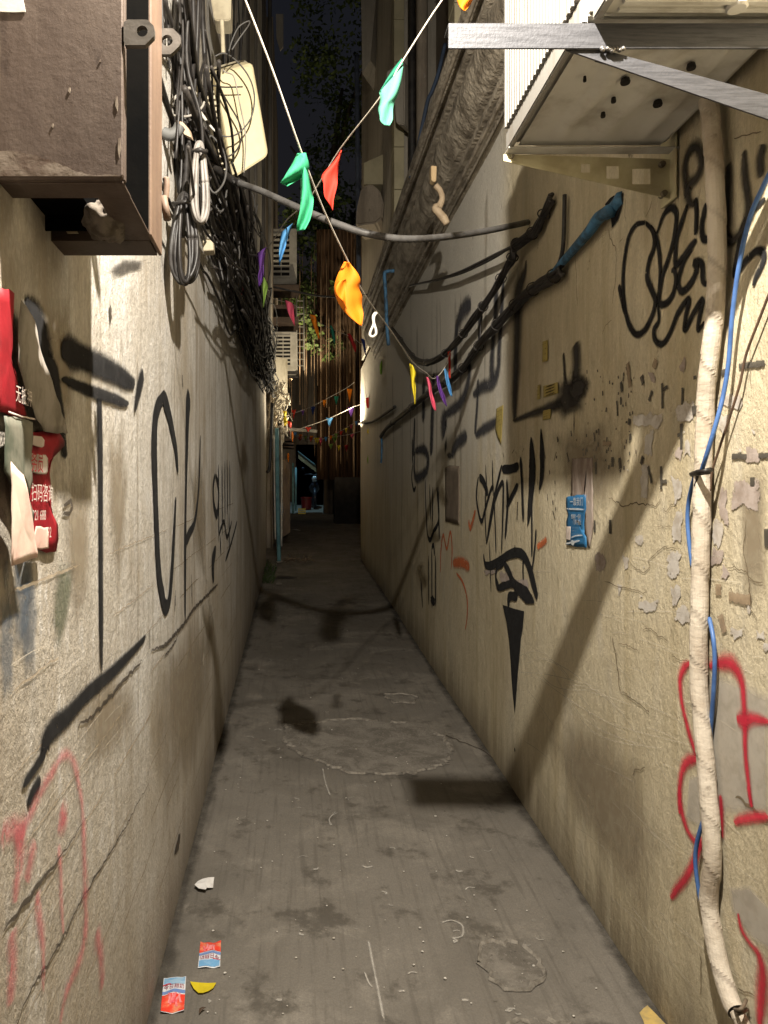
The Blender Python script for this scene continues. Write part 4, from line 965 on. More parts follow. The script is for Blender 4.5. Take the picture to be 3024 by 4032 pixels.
strand([P(*cM(x, y), 2.4) for x, y in ((150,1385),(280,1440),(420,1450),(540,1410),(620,1330),(645,1265))], .004, M_ltcab, 'pale curved wire end next to the cabinet post')
strand([P(*cM(x, y), 2.4) for x, y in ((180,1350),(280,1220),(390,1130),(480,1100),(545,1180))], .005, M_ltcab, 'light grey wire arching over the pale curved one')
strand([P(*cM(x, y), 2.8) for x, y in ((590,1400),(640,1460),(700,1540),(770,1620),(860,1690))], (.009, .006, .004, .003), M_white, 'white wire with a bulb-like end left of the cream box')
strand([P(*cM(x, y), 3.0) for x, y in ((950,640),(1000,480),(1080,330),(1200,262),(1195,320),(1080,480),(990,620))], .003, M_grey, 'thin grey wire loop standing above the cream box')
strand([P(*cM(x, y), 3.3) for x, y in ((865,255),(872,420),(878,560),(882,660))], .01, M_cream2, 'cream conduit stub dropping from the upper box', 'pipe', 'conduit')
strand([P(*cM(x, y), 2.25) for x, y in ((140,1650),(220,1680),(300,1640),(340,1570))], .018, plain('grey_hose', (.11, .11, .105), (.07, .07, .066)), 'short bent grey hose end behind the cabinet post', 'hose', 'hose')
bm = bmesh.new(); prism(bm, [P(*cM(x, y), 2.3) for x, y in ((300,1500),(380,1520),(450,1600),(480,1710),(400,1670),(340,1600))], (.005, .02, 0)); fixn(bm)
tag(link('dry_leaf', bm, plain('dry_leaf', (.5, .4, .3), (.35, .26, .18))), 'pale dry leaf caught in the cables by the cabinet', 'leaf')
bm = bmesh.new()
for i in range(9):
    x = 508+R.uniform(0, 18); y0 = 570+R.uniform(-6, 12); pts = [P(x+R.uniform(-5, 5), y0+k*(52+R.uniform(-12, 12))/4, 4.6) for k in range(5)]; tube(bm, pts, .009, 5, 3)
tag(link('rag', bm, plain('pink_rag', (.75, .08, .12), (.45, .05, .08), sc=30), sm=True), 'bright pinkish red shredded rag hanging in the cables', 'rag')
# steady grey cable crossing the lane
cr = [(505,392,2.9),(560,411,2.8),(620,438,2.7),(680,464,2.62),(740,488,2.56),(800,506,2.53),(870,516,2.55),(950,513,2.68),(1050,499,2.95),(1140,480,3.2)]
strand([P(*q) for q in cr], .0125, M_grey, 'thick grey cable sagging across the lane from wall to wall', n=10)
strand([P(425,330,2.7), P(460,360,2.8), P(500,388,2.9), P(520,396,2.87)], .016, M_black, 'black sleeve where the crossing cable leaves the tangle')

# ================================================================ right wall: pipes and cables
strand([W('R', 1513, 120, .03), W('R', 1530, 210, .03)]+[W('R', x, y, .028) for x, y in ((1540,330),(1547,470),(1549,580),(1541,700),(1530,800))]+[W('R', x, y, .026) for x, y in ((1526,860),(1523,960),(1517,1080),(1512,1250),(1509,1400),(1510,1480),(1518,1580),(1528,1690),(1536,1790),(1538,1870))], .0205, M_wrap, 'x') if False else None
wp = thing('wrapped_pipe', 'off-white tape-wrapped air conditioner pipe running down the ochre wall', 'pipe', tuple(W('R', 1600, 2200, .03)))
def wrapped(bm, pts, r, turn=.075):
    lay = bm.verts.layers.float.new('seam')
    p = smooth(pts, 22); L = 0; n = 18; prev = None; up = Vector((1, 0, 0))
    for i, q in enumerate(p):
        if i: L += (q-p[i-1]).length
        t = (p[min(i+1, len(p)-1)]-p[max(i-1, 0)]).normalized(); u = (up-t*up.dot(t)).normalized(); up = u; w = t.cross(u); ring = []
        for k in range(n):
            a = 2*math.pi*k/n; ph = (L/turn+a/(2*math.pi)) % 1.0
            rr = r*(1+.075*ph+.05*noise.noise((q.z*25, a*2, 1)))
            vv = bm.verts.new(q+(u*math.cos(a)+w*math.sin(a))*rr); vv[lay] = (.5+.5*noise.noise((q.z*9, q.y*9, 3))) if ph < .12 else 0.; ring.append(vv)
        if prev:
            for k in range(n): bm.faces.new((prev[k], prev[(k+1) % n], ring[(k+1) % n], ring[k]))
        prev = ring
pts = [(1512,100),(1530,220),(1541,330),(1548,470),(1549,580),(1542,700),(1529,805),(1524,880),(1520,980),(1516,1100),(1512,1250),(1509,1400),(1510,1480),(1519,1590),(1529,1700),(1537,1800),(1538,1870),(1531,1950),(1540,2010),(1556,2090),(1580,2165),(1592,2186)]
bm = bmesh.new(); wrapped(bm, [W('R', x, y, .034 if y < 850 else .028) for x, y in pts], .0195, .12); fixn(bm); link('wrapping', bm, M_wrap, wp)
bm = bmesh.new(); wrapped(bm, [W('R', x, y, .03) for x, y in ((1592,2186),(1605,2215),(1625,2250))], .015, .03); fixn(bm); link('lower_end', bm, M_wrap, wp)
bm = bmesh.new(); tube(bm, [W('R', *b2(x, y), o) for x, y, o in ((850,1140,.03),(900,1122,.052),(960,1115,.055),(1005,1105,.035))], .006, 6, 4); tube(bm, [W('R', *b2(x, y), o) for x, y, o in ((855,1150,.03),(920,1135,.054),(1000,1122,.04))], .005, 6, 4); tube(bm, [W('R', *b2(x, y), .045) for x, y in ((900,1150),(895,1190),(880,1235))], .004, 5, 2); link('tape_tie', bm, M_black, wp)
bm = bmesh.new(); tube(bm, [W('R', 1582, 2178, .012), W('R', 1592, 2182, .05), W('R', 1604, 2176, .045), W('R', 1612, 2160, .01)], .004, 5, 4); tube(bm, [W('R', 1583, 2186, .012), W('R', 1596, 2190, .05), W('R', 1614, 2180, .02)], .004, 5, 4); link('wire_tie', bm, plain('rusty_wire', (.22, .17, .12), (.12, .09, .06), sc=30), wp)
bm = bmesh.new()
for seg in ([(1680,340,.05),(1650,400,.05),(1620,470,.045),(1597,570,.04),(1582,680,.035),(1574,780,.03),(1563,850,.035),(1548,910,.05),(1527,980,.06),(1516,1015,.055)], [(1500,1030,.035),(1489,1075,.02),(1485,1120,.015),(1489,1175,.015),(1496,1225,.012)], [(1532,1335,.01),(1541,1380,.02),(1544,1430,.02),(1541,1500,.018),(1534,1590,.01),(1530,1620,.01)], [(1522,1765,.02),(1508,1810,.025),(1502,1850,.025),(1505,1895,.025),(1513,1945,.02)]):
    tube(bm, [W('R', x, y, o) for x, y, o in seg], .0052, 7, 6)
tag(link('wire', bm, M_bluew, sm=True), 'bright blue wire winding round the wrapped pipe', 'wire')
strand([W('R', x, y, .018) for x, y in ((1675,600),(1640,690),(1612,765),(1598,830),(1575,905),(1555,965),(1538,1020),(1534,1060))], .003, M_brownw, 'thin brown wire slanting to the wrapped pipe', 'wire', 'wire')
strand([W('R', *c8(x, y), .0) for x, y in ((505,560),(440,650))]+[W('R', *c8(x, y), .028) for x, y in ((380,680),(320,720),(250,820),(130,960),(0,1110),(-60,1180))], (.024, .023, .021, .02, .017, .015, .013), M_bluep, 'blue painted pipe emerging from a broken hole in the ochre wall', 'pipe', 'pipe')
d = Decal('R'); d.poly(Cmap(c8, [(375,600),(440,545),(470,560),(515,525),(515,620),(470,740),(430,800),(415,720),(385,660)]), .0034, jag=.01, core=.85); d.done('broken_hole', S_blackhard, wr)
def bundle(base, n, rad, spread, label, mat=M_black, tw=3.):
    root = thing('cable_bundle', label, 'cables', tuple(base[-1])); p = smooth(base, 5); bm = bmesh.new()
    for i in range(n):
        ph = 2*math.pi*i/n; q = []
        for k, c in enumerate(p):
            a = ph+tw*k/len(p)*2+.8*noise.noise((k*.15, i, 2)); s_ = spread*(1+.5*noise.noise((k*.2, i, 7)))
            q.append(c+Vector((-abs(math.cos(a))*s_*.8, math.sin(a)*s_*.35, math.sin(a)*s_)))
        tube(bm, q[::2]+[q[-1]], rad*(.8+.4*((i*37) % 10)/10), 6, 3)
    link('strands', bm, mat, root, sm=True)
    for k in range(4, len(p)-2, 7):
        bm = bmesh.new()
        t = (p[k+1]-p[k-1]).normalized(); u = Vector((1, 0, 0))-t*t.x; u.normalize(); w = t.cross(u)
        tube(bm, [p[k]+Vector((-spread*.4, 0, 0))+(u*math.cos(a*.785)+w*math.sin(a*.785))*spread*1.5 for a in range(9)], .003, 5, 2)
        link('tie', bm, M_dcab, root, sm=True)
    return root
bundle([W('R', *c7(x, y), .03) for x, y in ((1500,320),(1420,380),(1300,450),(1200,530),(1100,630),(1000,740),(900,850),(800,980),(720,1090),(640,1160),(540,1220),(440,1290),(340,1370),(230,1460),(150,1530),(100,1600))], 9, .0085, .018, 'black cable bundle slanting down the right wall from the blue pipe')
strand([W('R', *c7(x, y), .03) for x, y in ((100,1595),(104,1660),(102,1757),(98,1800))], .011, M_bluep, 'short blue pipe end at the bottom of the slanting bundle', 'pipe', 'pipe')
bundle([W('R', *c7(x, y), o) for x, y, o in ((1420,-240,.02),(1350,-80,.02),(1290,20,.03),(1200,90,.04),(1130,140,.05),(1120,220,.05),(1060,330,.05),(980,470,.05),(870,630,.05),(760,780,.05),(660,900,.05),(560,990,.06),(460,1030,.06),(370,1010,.06),(300,920,.05),(240,840,.04),(190,770,.04))], 8, .0085, .017, 'black cable bundle drooping in a curve along the right wall')
strand([W('R', *c7(x, y), .02) for x, y in ((1510,-260),(1505,0),(1495,160),(1470,260),(1440,310),(1440,390))], .008, M_black, 'single black cable hanging straight from the bracket to the bundle')
strand([W('R', *c7(x, y), .04) for x, y in ((1130,130),(1000,190),(860,260),(700,335),(520,395),(380,425),(200,470),(60,495))]+[P(760, 640, 7.5), P(700, 640, 7.2), P(650, 632, 7), P(590, 620, 7)], .0085, M_dcab, 'thin dark cable leaving the bundle and crossing the lane further on')
strand([W('R', *c7(x, y), .04) for x, y in ((1125,120),(1000,205),(860,280),(700,350),(520,400))], .006, M_dcab, 'second thin cable close under the first crossing one')
strand([W('R', *c7(x, y), .03) for x, y in ((860,890),(862,780),(868,700),(875,600))], .005, M_black, 'short black cable dropping between the two bundles')
strand([W('R', *c7(x, y), .03) for x, y in ((205,1370),(120,1430),(40,1480),(0,1490),(-70,1500))], .016, M_black, 'stubby black cable end low on the far right wall')
# conduits under the upper storey
zc = 3.74
cn = thing('cornice', 'crusted pale stepped cornice running along the top of the right wall', 'cornice', (XR, 6, 3.5))
prof = [(1.04,3.44),(1.0,3.44),(1.0,3.475),(1.012,3.485),(.98,3.49),(.98,3.525),(.992,3.535),(.96,3.54),(.96,3.575),(.972,3.59),(.935,3.6),(.912,3.63),(.892,3.66),(.876,3.70),(.87,3.74),(.874,3.79),(.885,3.805),(.85,3.81),(.85,3.845),(.862,3.855),(.826,3.86),(.826,3.895),(.836,3.905),(.805,3.91),(.803,3.95),(1.04,3.95)]
bm = bmesh.new(); n = 130; prev = None
for i in range(n+1):
    Y = 2.6+6.6*i/n; cur = []
    for k, (X, Z) in enumerate(prof):
        a_ = .009 if 10 <= k <= 15 else .0015; q = (Y*9, k*.5, 2); e_ = 0 if k in (0, len(prof)-1) else 1
        cur.append(bm.verts.new((X+e_*a_*(noise.noise(q)+.4*noise.noise((Y*26, k*.9, 5))), Y, Z+e_*a_*.8*noise.noise((Y*11, k*.6, 8)))))
    if prev:
        for k in range(len(prof)-1): bm.faces.new((prev[k], prev[k+1], cur[k+1], cur[k]))
    else: bm.faces.new(cur[::-1])
    prev = cur
bm.faces.new(prev); fixn(bm)
link('moulding', bm, plain('crusted_plaster', (.40, .345, .265), (.18, .15, .11), sc=7, st=(1, .6, 1.5), rough=.9, bst=1., bsc=30, bd=.012, lo=.38, hi=.66), cn)
for k, (dx, dz, r, lab) in enumerate(((-.235, .05, .012, 'thin conduit clipped along the outer edge of the cornice'), (-.075, -.31, .009, 'thin conduit running just under the cornice'))):
    strand([Vector((XR+dx, 3.0+i*.7, zc+dz+.008*noise.noise((i*1.3, k, 0)))) for i in range(9)], r, plain('dusty_conduit_%d' % k, (.36, .31, .24), (.17, .14, .105), sc=16, rough=.7), lab, 'conduit', 'conduit')
nb = thing('insulator', 'bent tan wooden hook strapped across the cornice', 'hook', tuple(P(*cV(990, 780), 4.1)))
bm = bmesh.new(); prism(bm, [P(*cV(x, y), 4.1) for x, y in ((822,142),(885,145),(880,310),(855,322),(825,300))], (0, .05, 0)); fixn(bm); bev(bm, .003, 1); link('block', bm, M_tan, nb)
bm = bmesh.new(); tube(bm, [P(*cV(x, y), 4.08) for x, y in ((870,360),(920,420),(942,500),(915,580),(880,610),(910,660),(960,720),(995,780))], (.018, .016, .016, .02, .028, .022, .024, .018), 8, 5); link('hook', bm, plain('tan_hook', (.42, .32, .21), (.3, .22, .14), sc=20), nb, sm=True)

# ================================================================ air conditioners, brackets
yA0, yA1 = 1.47, 1.985; zA = 2.52; xF = .57
ac = thing('air_conditioner', 'white louvred air conditioner unit seen from below on the right wall', 'air conditioner', (.8, 1.7, zA))
bm = bmesh.new(); box(bm, (xF+.012, yA0, zA+.02), (1.0, yA1, zA+.62)); bev(bm, .006, 2); link('casing', bm, M_acw, ac)
bm = bmesh.new(); box(bm, (xF+.008, yA0+.01, zA+.05), (xF+.0135, yA1-.01, zA+.61)); link('coil_shade_panel', bm, M_void, ac)  # coil backing in near-black, puts in the shade between the fins
bm = bmesh.new(); nf = 24
for k in range(nf):
    y = yA0+.012+(yA1-yA0-.024)*k/(nf-1); box(bm, (xF-.008, y-.0058, zA+.055), (xF+.0075, y+.0058, zA+.6))
link('louvre_grille', bm, M_fin, ac)
bm = bmesh.new()
box(bm, (xF-.001, yA0-.002, zA+.0), (xF+.014, yA1+.002, zA+.05)); bev(bm, .003, 2); link('front_trim', bm, M_fin, ac)
bm = bmesh.new()
nx, ny = 26, 20; g = {}
for i in range(nx+1):
    for j in range(ny+1):
        X = xF+.03+(.98-xF-.03)*i/nx; Y = yA0+.004+(yA1-yA0-.008)*j/ny
        e = min(i, nx-i, j, ny-j); dz = 0 if e < 1 else -.004
        if .2 < i/nx < .85: dz += .010*max(0, math.cos((i/nx)*22+.6*math.sin(j*.5)))*min(1, e/3)
        g[i, j] = bm.verts.new((X, Y, zA+.012-dz))
for i in range(nx):
    for j in range(ny): bm.faces.new((g[i, j], g[i, j+1], g[i+1, j+1], g[i+1, j]))
link('base_pan', bm, M_pan, ac, sm=True)
for cx, cy, r in ((955,412,.011), (1115,522,.011), (897,505,.006), (845,578,.006), (755,402,.004), (1280,340,.01)):
    x, y = c3(cx, cy); Yc = (zA-H)*F/(CY-y); c = P(x, y, Yc); bm = bmesh.new(); lathe(bm, (c.x, c.y, zA-.0005), [(r*.9, 0), (r, .004), (r*.8, .012)], 14); link('drain_hole', bm, M_black_in, ac)
ac2 = thing('upper_ac_edge', 'far edge of the upper air conditioner, kept shallow to let light past', 'air conditioner edge', (.8, 1.4, 2.51))  # only the upper unit's edge, made shallow so lamp light passes
bm = bmesh.new(); box(bm, (.592, 1.376, 2.512), (1.0, 1.43, 2.72)); bev(bm, .006, 3); link('casing', bm, M_acw, ac2)
bm = bmesh.new()
for k in range(2): box(bm, (.62, 1.386+.022*k, 2.5065), (.99, 1.395+.022*k, 2.5135))
lathe(bm, (.84, 1.403, 2.503), [(.016, 0), (.02, .004), (.02, .012)], 20); link('underside_ribs', bm, M_pan, ac2)
bm = bmesh.new(); box(bm, (.578, 1.374, 2.502), (.596, 1.432, 2.74)); bev(bm, .003, 2); link('front_trim', bm, M_fin, ac2)
yB = 1.433
sb = thing('steel_bracket', 'brushed steel angle bar with a diagonal brace jutting out over the lane', 'bracket', (XR, yB, 2.29))
bm = bmesh.new(); box(bm, (.299, yB, 2.4485), (XR+.02, yB+.004, 2.4975)); box(bm, (.299, yB+.004, 2.4935), (XR+.02, yB+.04, 2.4975)); bev(bm, .0006, 1); link('bar', bm, M_steel, sb)
bm = bmesh.new(); a = P(1228, 110, yB+.006); prism(bm, [P(1222, 107, yB+.006), P(1300, 107, yB+.006), P(1790, 240, yB+.006), P(1790, 302, yB+.006)], (0, .004, 0)); prism(bm, [P(1300, 106.5, yB+.0102), P(1790, 239.5, yB+.0102), P(1790, 243, yB+.0102), P(1300, 110, yB+.0102)], (0, .035, 0)); fixn(bm); link('brace', bm, M_steel, sb)
bm = bmesh.new()
for i in range(9): 
    c = P(1296+i*6+R.uniform(-3, 3), 108+R.uniform(-1, 5), yB+.002); lathe(bm, (c.x, c.y-.004, c.z-.004), [(.002, 0), (.005, .003), (.002, .008)], 8)
link('weld_bead', bm, plain('weld', (.2, .19, .18), (.1, .09, .08), sc=60, metal=.6, rough=.4, bst=.8), sb, sm=True)
# painted bracket with square holes
yC = 1.99; pb_ = thing('bracket', 'cream painted bracket with three square holes carrying the white air conditioner', 'bracket', (XR, yC, 2.39))
def V(x, y): return P(x, y, yC)
bm = bmesh.new()
top = lambda x: 333+(x-1092)*.03; bot = lambda x: 347+(x-1087)*.228
cols = [1088, 1255, 1275, 1310, 1337, 1366, 1405, 1452]; hol = {1: (13, 353, 373), 3: (0, 358, 386), 5: (0, 364, 398)}
def q4(xa, ya0, xb_, yb0, yb1, ya1): prism(bm, [V(xa, ya0), V(xb_, yb0), V(xb_, yb1), V(xa, ya1)], (0, .0035, 0))
for i in range(len(cols)-1):
    xa, xb2 = cols[i], cols[i+1]
    if i in (1, 3, 5):
        _, ha, hb = hol[i]; q4(xa, top(xa), xb2, top(xb2), ha, ha); q4(xa, hb, xb2, hb, bot(xb2), bot(xa))
    else: q4(xa, top(xa), xb2, top(xb2), bot(xb2), bot(xa))
fixn(bm); link('side_plate', bm, M_brk, pb_)
bm = bmesh.new(); a, b = V(1092, 331), V(1452, 343)
prism(bm, [a, b, b+Vector((0, 0, .003)), a+Vector((0, 0, .003))], (0, -.0, 0)) if False else None
box(bm, (a.x, yC-.03, a.z), (XR, yC+.006, a.z+.004)); bev(bm, .001, 1); link('top_flange', bm, M_pan, pb_)
bm = bmesh.new(); box(bm, (XR-.012, yC-.03, 2.385), (XR-.006, yC+.05, 2.66)); bev(bm, .0015, 1); link('wall_plate', bm, M_brk, pb_)
M_bolt = plain('bolt', (.2, .17, .12), (.1, .08, .06), metal=.4)
for x, y in ((1428,357),(1432,420),(1106,340)): c = V(x, y); bm = bmesh.new(); tube(bm, [c+Vector((0, -.012, 0)), c+Vector((0, .012, 0))], .008 if x > 1400 else .004, 8, 1); link('bolt', bm, M_bolt, pb_)

# ================================================================ bunting
def flag(bm, top, w, h, Y, shape='tri', tilt=0., seed=0, fold=.012, tip=(0, 1), res=10):
    """cloth pennant hung along edge a-b (picture points) down to tip, with ripples and real thickness"""
    a, b, t = top[0], top[1], tip; g = {}
    for j in range(res+1):
        v = j/res
        for i in range(5):
            u = i/4
            k = (1-v)**.8 if shape == 'tri' else (1-.35*v)*(1 if v < .8 else math.sqrt(max(0, 1-((v-.8)/.2)**2*.96)))
            mx = a[0]+(b[0]-a[0])*.5; my = a[1]+(b[1]-a[1])*.5
            ex = (u-.5)*(b[0]-a[0])*k; ey = (u-.5)*(b[1]-a[1])*k*(1-v*.6)
            bend = math.sin(v*5.5+seed)*.05*(abs(t[0]-mx)+abs(t[1]-my))*v
            x = mx+(t[0]-mx)*v+ex+bend; y = my+(t[1]-my)*v+ey
            g[i, j] = bm.verts.new(P(x, y, Y+fold*math.sin(u*5+v*4+seed)+fold*v*1.2*math.sin(v*6+seed*2)))
    for j in range(res):
        for i in range(4): bm.faces.new((g[i, j], g[i+1, j], g[i+1, j+1], g[i, j+1])).smooth = True
    fixn(bm); bmesh.ops.solidify(bm, geom=list(bm.faces), thickness=.0012)
def outline_flag(bm, pts, Y, seed=0, fold=.02, back=None):
    """flag from its seen outline: rows across with ripple in depth"""
    n = len(pts)//2; L = pts[:n]; Rr = pts[n:][::-1]; Ls = smooth([(*p, 0) for p in L], 4); Rs = smooth([(*p, 0) for p in Rr], 4)
    m = min(len(Ls), len(Rs)); g = {}
    for j in range(m):
        for i in range(6):
            u = i/5; q = Ls[j].lerp(Rs[j], u); v = j/m
            g[i, j] = bm.verts.new(P(q.x, q.y, Y+fold*math.sin(u*4.2+v*5+seed)))
    for j in range(m-1):
        for i in range(5): bm.faces.new((g[i, j], g[i+1, j], g[i+1, j+1], g[i, j+1])).smooth = True
    fixn(bm); bmesh.ops.solidify(bm, geom=list(bm.faces), thickness=.0012)
def bun(label, pts, r=.0022):
    root = thing('bunting', label, 'bunting', tuple(P(*pts[len(pts)//2])))
    bm = bmesh.new(); tube(bm, [P(*q) for q in pts], r, 5, 4); link('string', bm, M_string, root, sm=True); return root
def pen(root, col, fn, lab=None):
    bm = bmesh.new(); fn(bm); o = link('pennant', bm, FM[col], root); o['label'] = lab or (col+' pennant'); return o
s1 = bun('bunting from the top left to the right wall with the large orange pennant', [(505,-60,1.6),(530,0,1.62),(592,160,1.7),(650,325,1.8),(700,455,1.95),(752,565,2.1),(790,640,2.25),(845,715,2.7),(892,783,3.2),(920,805,3.4),(938,818,3.5),(960,795,3.6),(972,760,3.7)])
pen(s1, 'green', lambda bm: outline_flag(bm, Cmap(cB, [(575,905),(520,1000),(460,1085),(530,1090),(640,1150)][:3]+[(610,930),(640,1140),(500,1105)][::-1]) if False else Cmap(cB, [(560,912),(520,990),(458,1085), (500,1108),(622,1020),(608,908)]), 1.8, 1., .015), 'green pennant, folded upper half')
pen(s1, 'green', lambda bm: outline_flag(bm, Cmap(cB, [(578,1000),(582,1120),(575,1240),(555,1340),(560,1372), (605,1365),(640,1290),(656,1190),(640,1130),(608,920)]), 1.815, 2., .02), 'green pennant, shaded hanging half')
pen(s1, 'orange', lambda bm: outline_flag(bm, Cmap(cE, [(1120,360),(1060,480),(1020,600),(1015,680),(1050,790),(1110,890),(1200,980),(1295,1055), (1312,1060),(1330,930),(1312,840),(1315,740),(1282,650),(1294,560),(1262,480),(1175,365)]), 2.1, .5, .018), 'large orange pennant with a wavy edge')
pen(s1, 'orange', lambda bm: outline_flag(bm, Cmap(cE, [(1060,575),(1030,640),(1040,720),(1120,800), (1150,880),(1150,740),(1145,600),(1135,545)]), 2.065, 2.6, .01), 'orange pennant, folded inner corner')
pen(s1, 'yellow', lambda bm: outline_flag(bm, Cmap(c7, [(318,1035),(325,1130),(335,1220),(350,1290),(356,1350), (360,1350),(366,1230),(358,1160),(366,1110),(340,1050)]), 3.2, 1., .015))
pen(s1, 'pink', lambda bm: outline_flag(bm, Cmap(c7, [(443,1140),(460,1220),(475,1300),(495,1370),(512,1400), (522,1400),(512,1330),(490,1260),(485,1200),(462,1145)]), 3.4, 2., .015))
pen(s1, 'purple', lambda bm: outline_flag(bm, Cmap(c7, [(522,1130),(530,1200),(550,1270),(575,1330),(600,1368), (604,1365),(590,1290),(568,1240),(550,1180),(545,1135)]), 3.5, 3., .015))
pen(s1, 'blue', lambda bm: outline_flag(bm, Cmap(c7, [(580,1080),(592,1150),(605,1210),(625,1270),(640,1292), (645,1288),(636,1220),(622,1170),(610,1110),(596,1075)]), 3.6, 3., .015))
pen(s1, 'red', lambda bm: outline_flag(bm, Cmap(c7, [(612,950),(616,1020),(618,1090),(620,1150), (632,1150),(634,1060),(634,1000),(632,935)]), 3.7, 3., .01))
bm = bmesh.new(); tube(bm, [P(*cE(x, y), 2.27) for x, y in ((1460,915),(1435,960),(1440,1040),(1410,1110),(1400,1160),(1430,1178),(1465,1150),(1465,1100),(1442,1020),(1445,960),(1475,915))], .0042, 6, 5)
link('string_loop', bm, M_white, s1, sm=True)
s2 = bun('bunting from the top right to the cable tangle with the mint pennant', [(1010,-60,1.85),(955,0,1.9),(872,128,1.98),(820,212,2.05),(736,320,2.3),(690,395,2.45),(660,440,2.6),(620,475,3.0),(590,520,3.5),(568,550,4.1),(560,600,4.6),(580,640,5.2),(625,655,6.),(650,665,6.4),(680,690,7),(718,712,7.6),(760,728,8.2),(785,745,8.6),(815,742,8.8),(845,730,8.7)])
pen(s2, 'orange', lambda bm: outline_flag(bm, Cmap(cU, [(1095,-60),(1112,20),(1140,80),(1180,120), (1192,120),(1235,70),(1270,0),(1290,-60)]), 1.9, 1., .012), 'orange pennant tip at the top of the frame')
pen(s2, 'mint', lambda bm: outline_flag(bm, Cmap(cU, [(255,1005),(270,1060),(262,1130),(248,1190),(262,1260),(270,1320),(315,1365), (370,1368),(405,1300),(408,1180),(430,1090),(462,1020),(490,900),(518,720)]), 1.99, 1., .012))
pen(s2, 'dark green', lambda bm: outline_flag(bm, Cmap(cU, [(505,635),(420,740),(330,880),(258,1000), (275,1005),(360,900),(450,790),(518,705)]), 2.0, 1., .004), 'mint pennant, shaded fold along the string')  # mint cloth; the fold's shade is put in as dark green
pen(s2, 'red', lambda bm: outline_flag(bm, Cmap(cB, [(818,890),(770,960),(705,1040),(715,1090),(720,1160),(745,1200),(765,1250), (768,1250),(775,1180),(795,1100),(798,1040),(808,970),(824,895)]), 2.33, 2., .012))
pen(s2, 'blue', lambda bm: outline_flag(bm, Cmap(cE, [(440,40),(425,110),(415,200),(410,290),(408,360),(418,408), (420,408),(445,310),(480,210),(505,110),(530,30),(560,-60)]), 3.05, 2., .02))
pen(s2, 'purple', lambda bm: outline_flag(bm, Cmap(cE, [(172,270),(182,360),(196,440),(182,510),(186,580),(190,635), (205,620),(232,560),(245,470),(245,380),(258,300),(272,200)]), 4.1, 2., .02))
pen(s2, 'lime', lambda bm: outline_flag(bm, Cmap(cE, [(235,520),(228,600),(235,680),(240,770),(236,860), (240,860),(262,760),(278,690),(292,620),(255,540)]), 4.5, 2., .02))
pen(s2, 'pink', lambda bm: outline_flag(bm, Cmap(cE, [(475,775),(490,850),(520,940),(550,1000),(580,1060), (584,1060),(580,980),(572,900),(575,850),(555,810)]), 5.6, 2., .02), 'dull pink pennant')
pen(s2, 'orange', lambda bm: outline_flag(bm, Cmap(cE, [(742,935),(760,1000),(790,1080),(820,1150),(845,1205), (852,1205),(845,1140),(832,1060),(820,990),(810,945)]), 7.0, 1., .02))
pen(s2, 'dark green', lambda bm: outline_flag(bm, Cmap(cE, [(962,1060),(970,1120),(990,1180),(1005,1230),(1012,1265), (1016,1265),(1022,1200),(1016,1140),(1005,1100),(980,1050)]), 7.6, 1., .02))
pen(s2, 'dark red', lambda bm: outline_flag(bm, Cmap(cE, [(1150,1150),(1180,1220),(1210,1280),(1230,1330),(1245,1345), (1248,1345),(1250,1280),(1230,1230),(1210,1180),(1180,1140)]), 8.1, 1., .02))
pen(s2, 'navy', lambda bm: outline_flag(bm, Cmap(cE, [(1300,1195),(1320,1260),(1335,1320),(1350,1380),(1357,1400), (1360,1400),(1358,1340),(1352,1280),(1345,1220),(1330,1200)]), 8.5, 1., .02))
pen(s2, 'lime', lambda bm: outline_flag(bm, Cmap(cE, [(1560,1400),(1520,1450),(1505,1510),(1515,1590), (1525,1590),(1548,1530),(1560,1480),(1588,1410)]), 8.6, 1., .02), 'dull lime pennant by the right wall')
def tri(x, y, s, h): return [(x-s/2, y-1), (x-s*.25, y+h*.5), (x, y+h), (x+.4, y+h), (x+s*.27, y+h*.45), (x+s/2, y)]
Yd = 12.
s3 = bun('distant bunting string rising to the bright wall end with purple, blue and red pennants', [cG(430,150)+(Yd,), cG(500,230)+(Yd,), cG(600,260)+(Yd,), cG(690,225)+(Yd,), cG(800,190)+(Yd,), cG(960,130)+(Yd,), cG(1130,50)+(Yd-.4,), cG(1230,0)+(Yd-1,), (775,875,10.8), (800,860,10.2)], .004)
s4 = bun('distant bunting string slanting up left of the brown panel with dim pennants', [cG(520,90)+(13.,), cG(700,30)+(13.,), cG(850,-40)+(13.,), cG(1000,-120)+(13.,), cG(1130,-190)+(13.,), cG(1230,-260)+(12.5,)], .004)
s5 = bun('lowest distant bunting with small yellow, lime and pink triangles before the brown panel', [cG(545,260)+(14.,), cG(640,330)+(14.,), cG(760,345)+(14.,), cG(900,355)+(14.,), cG(1020,330)+(14.,), cG(1180,305)+(14.,), cG(1300,270)+(14.,)], .004)
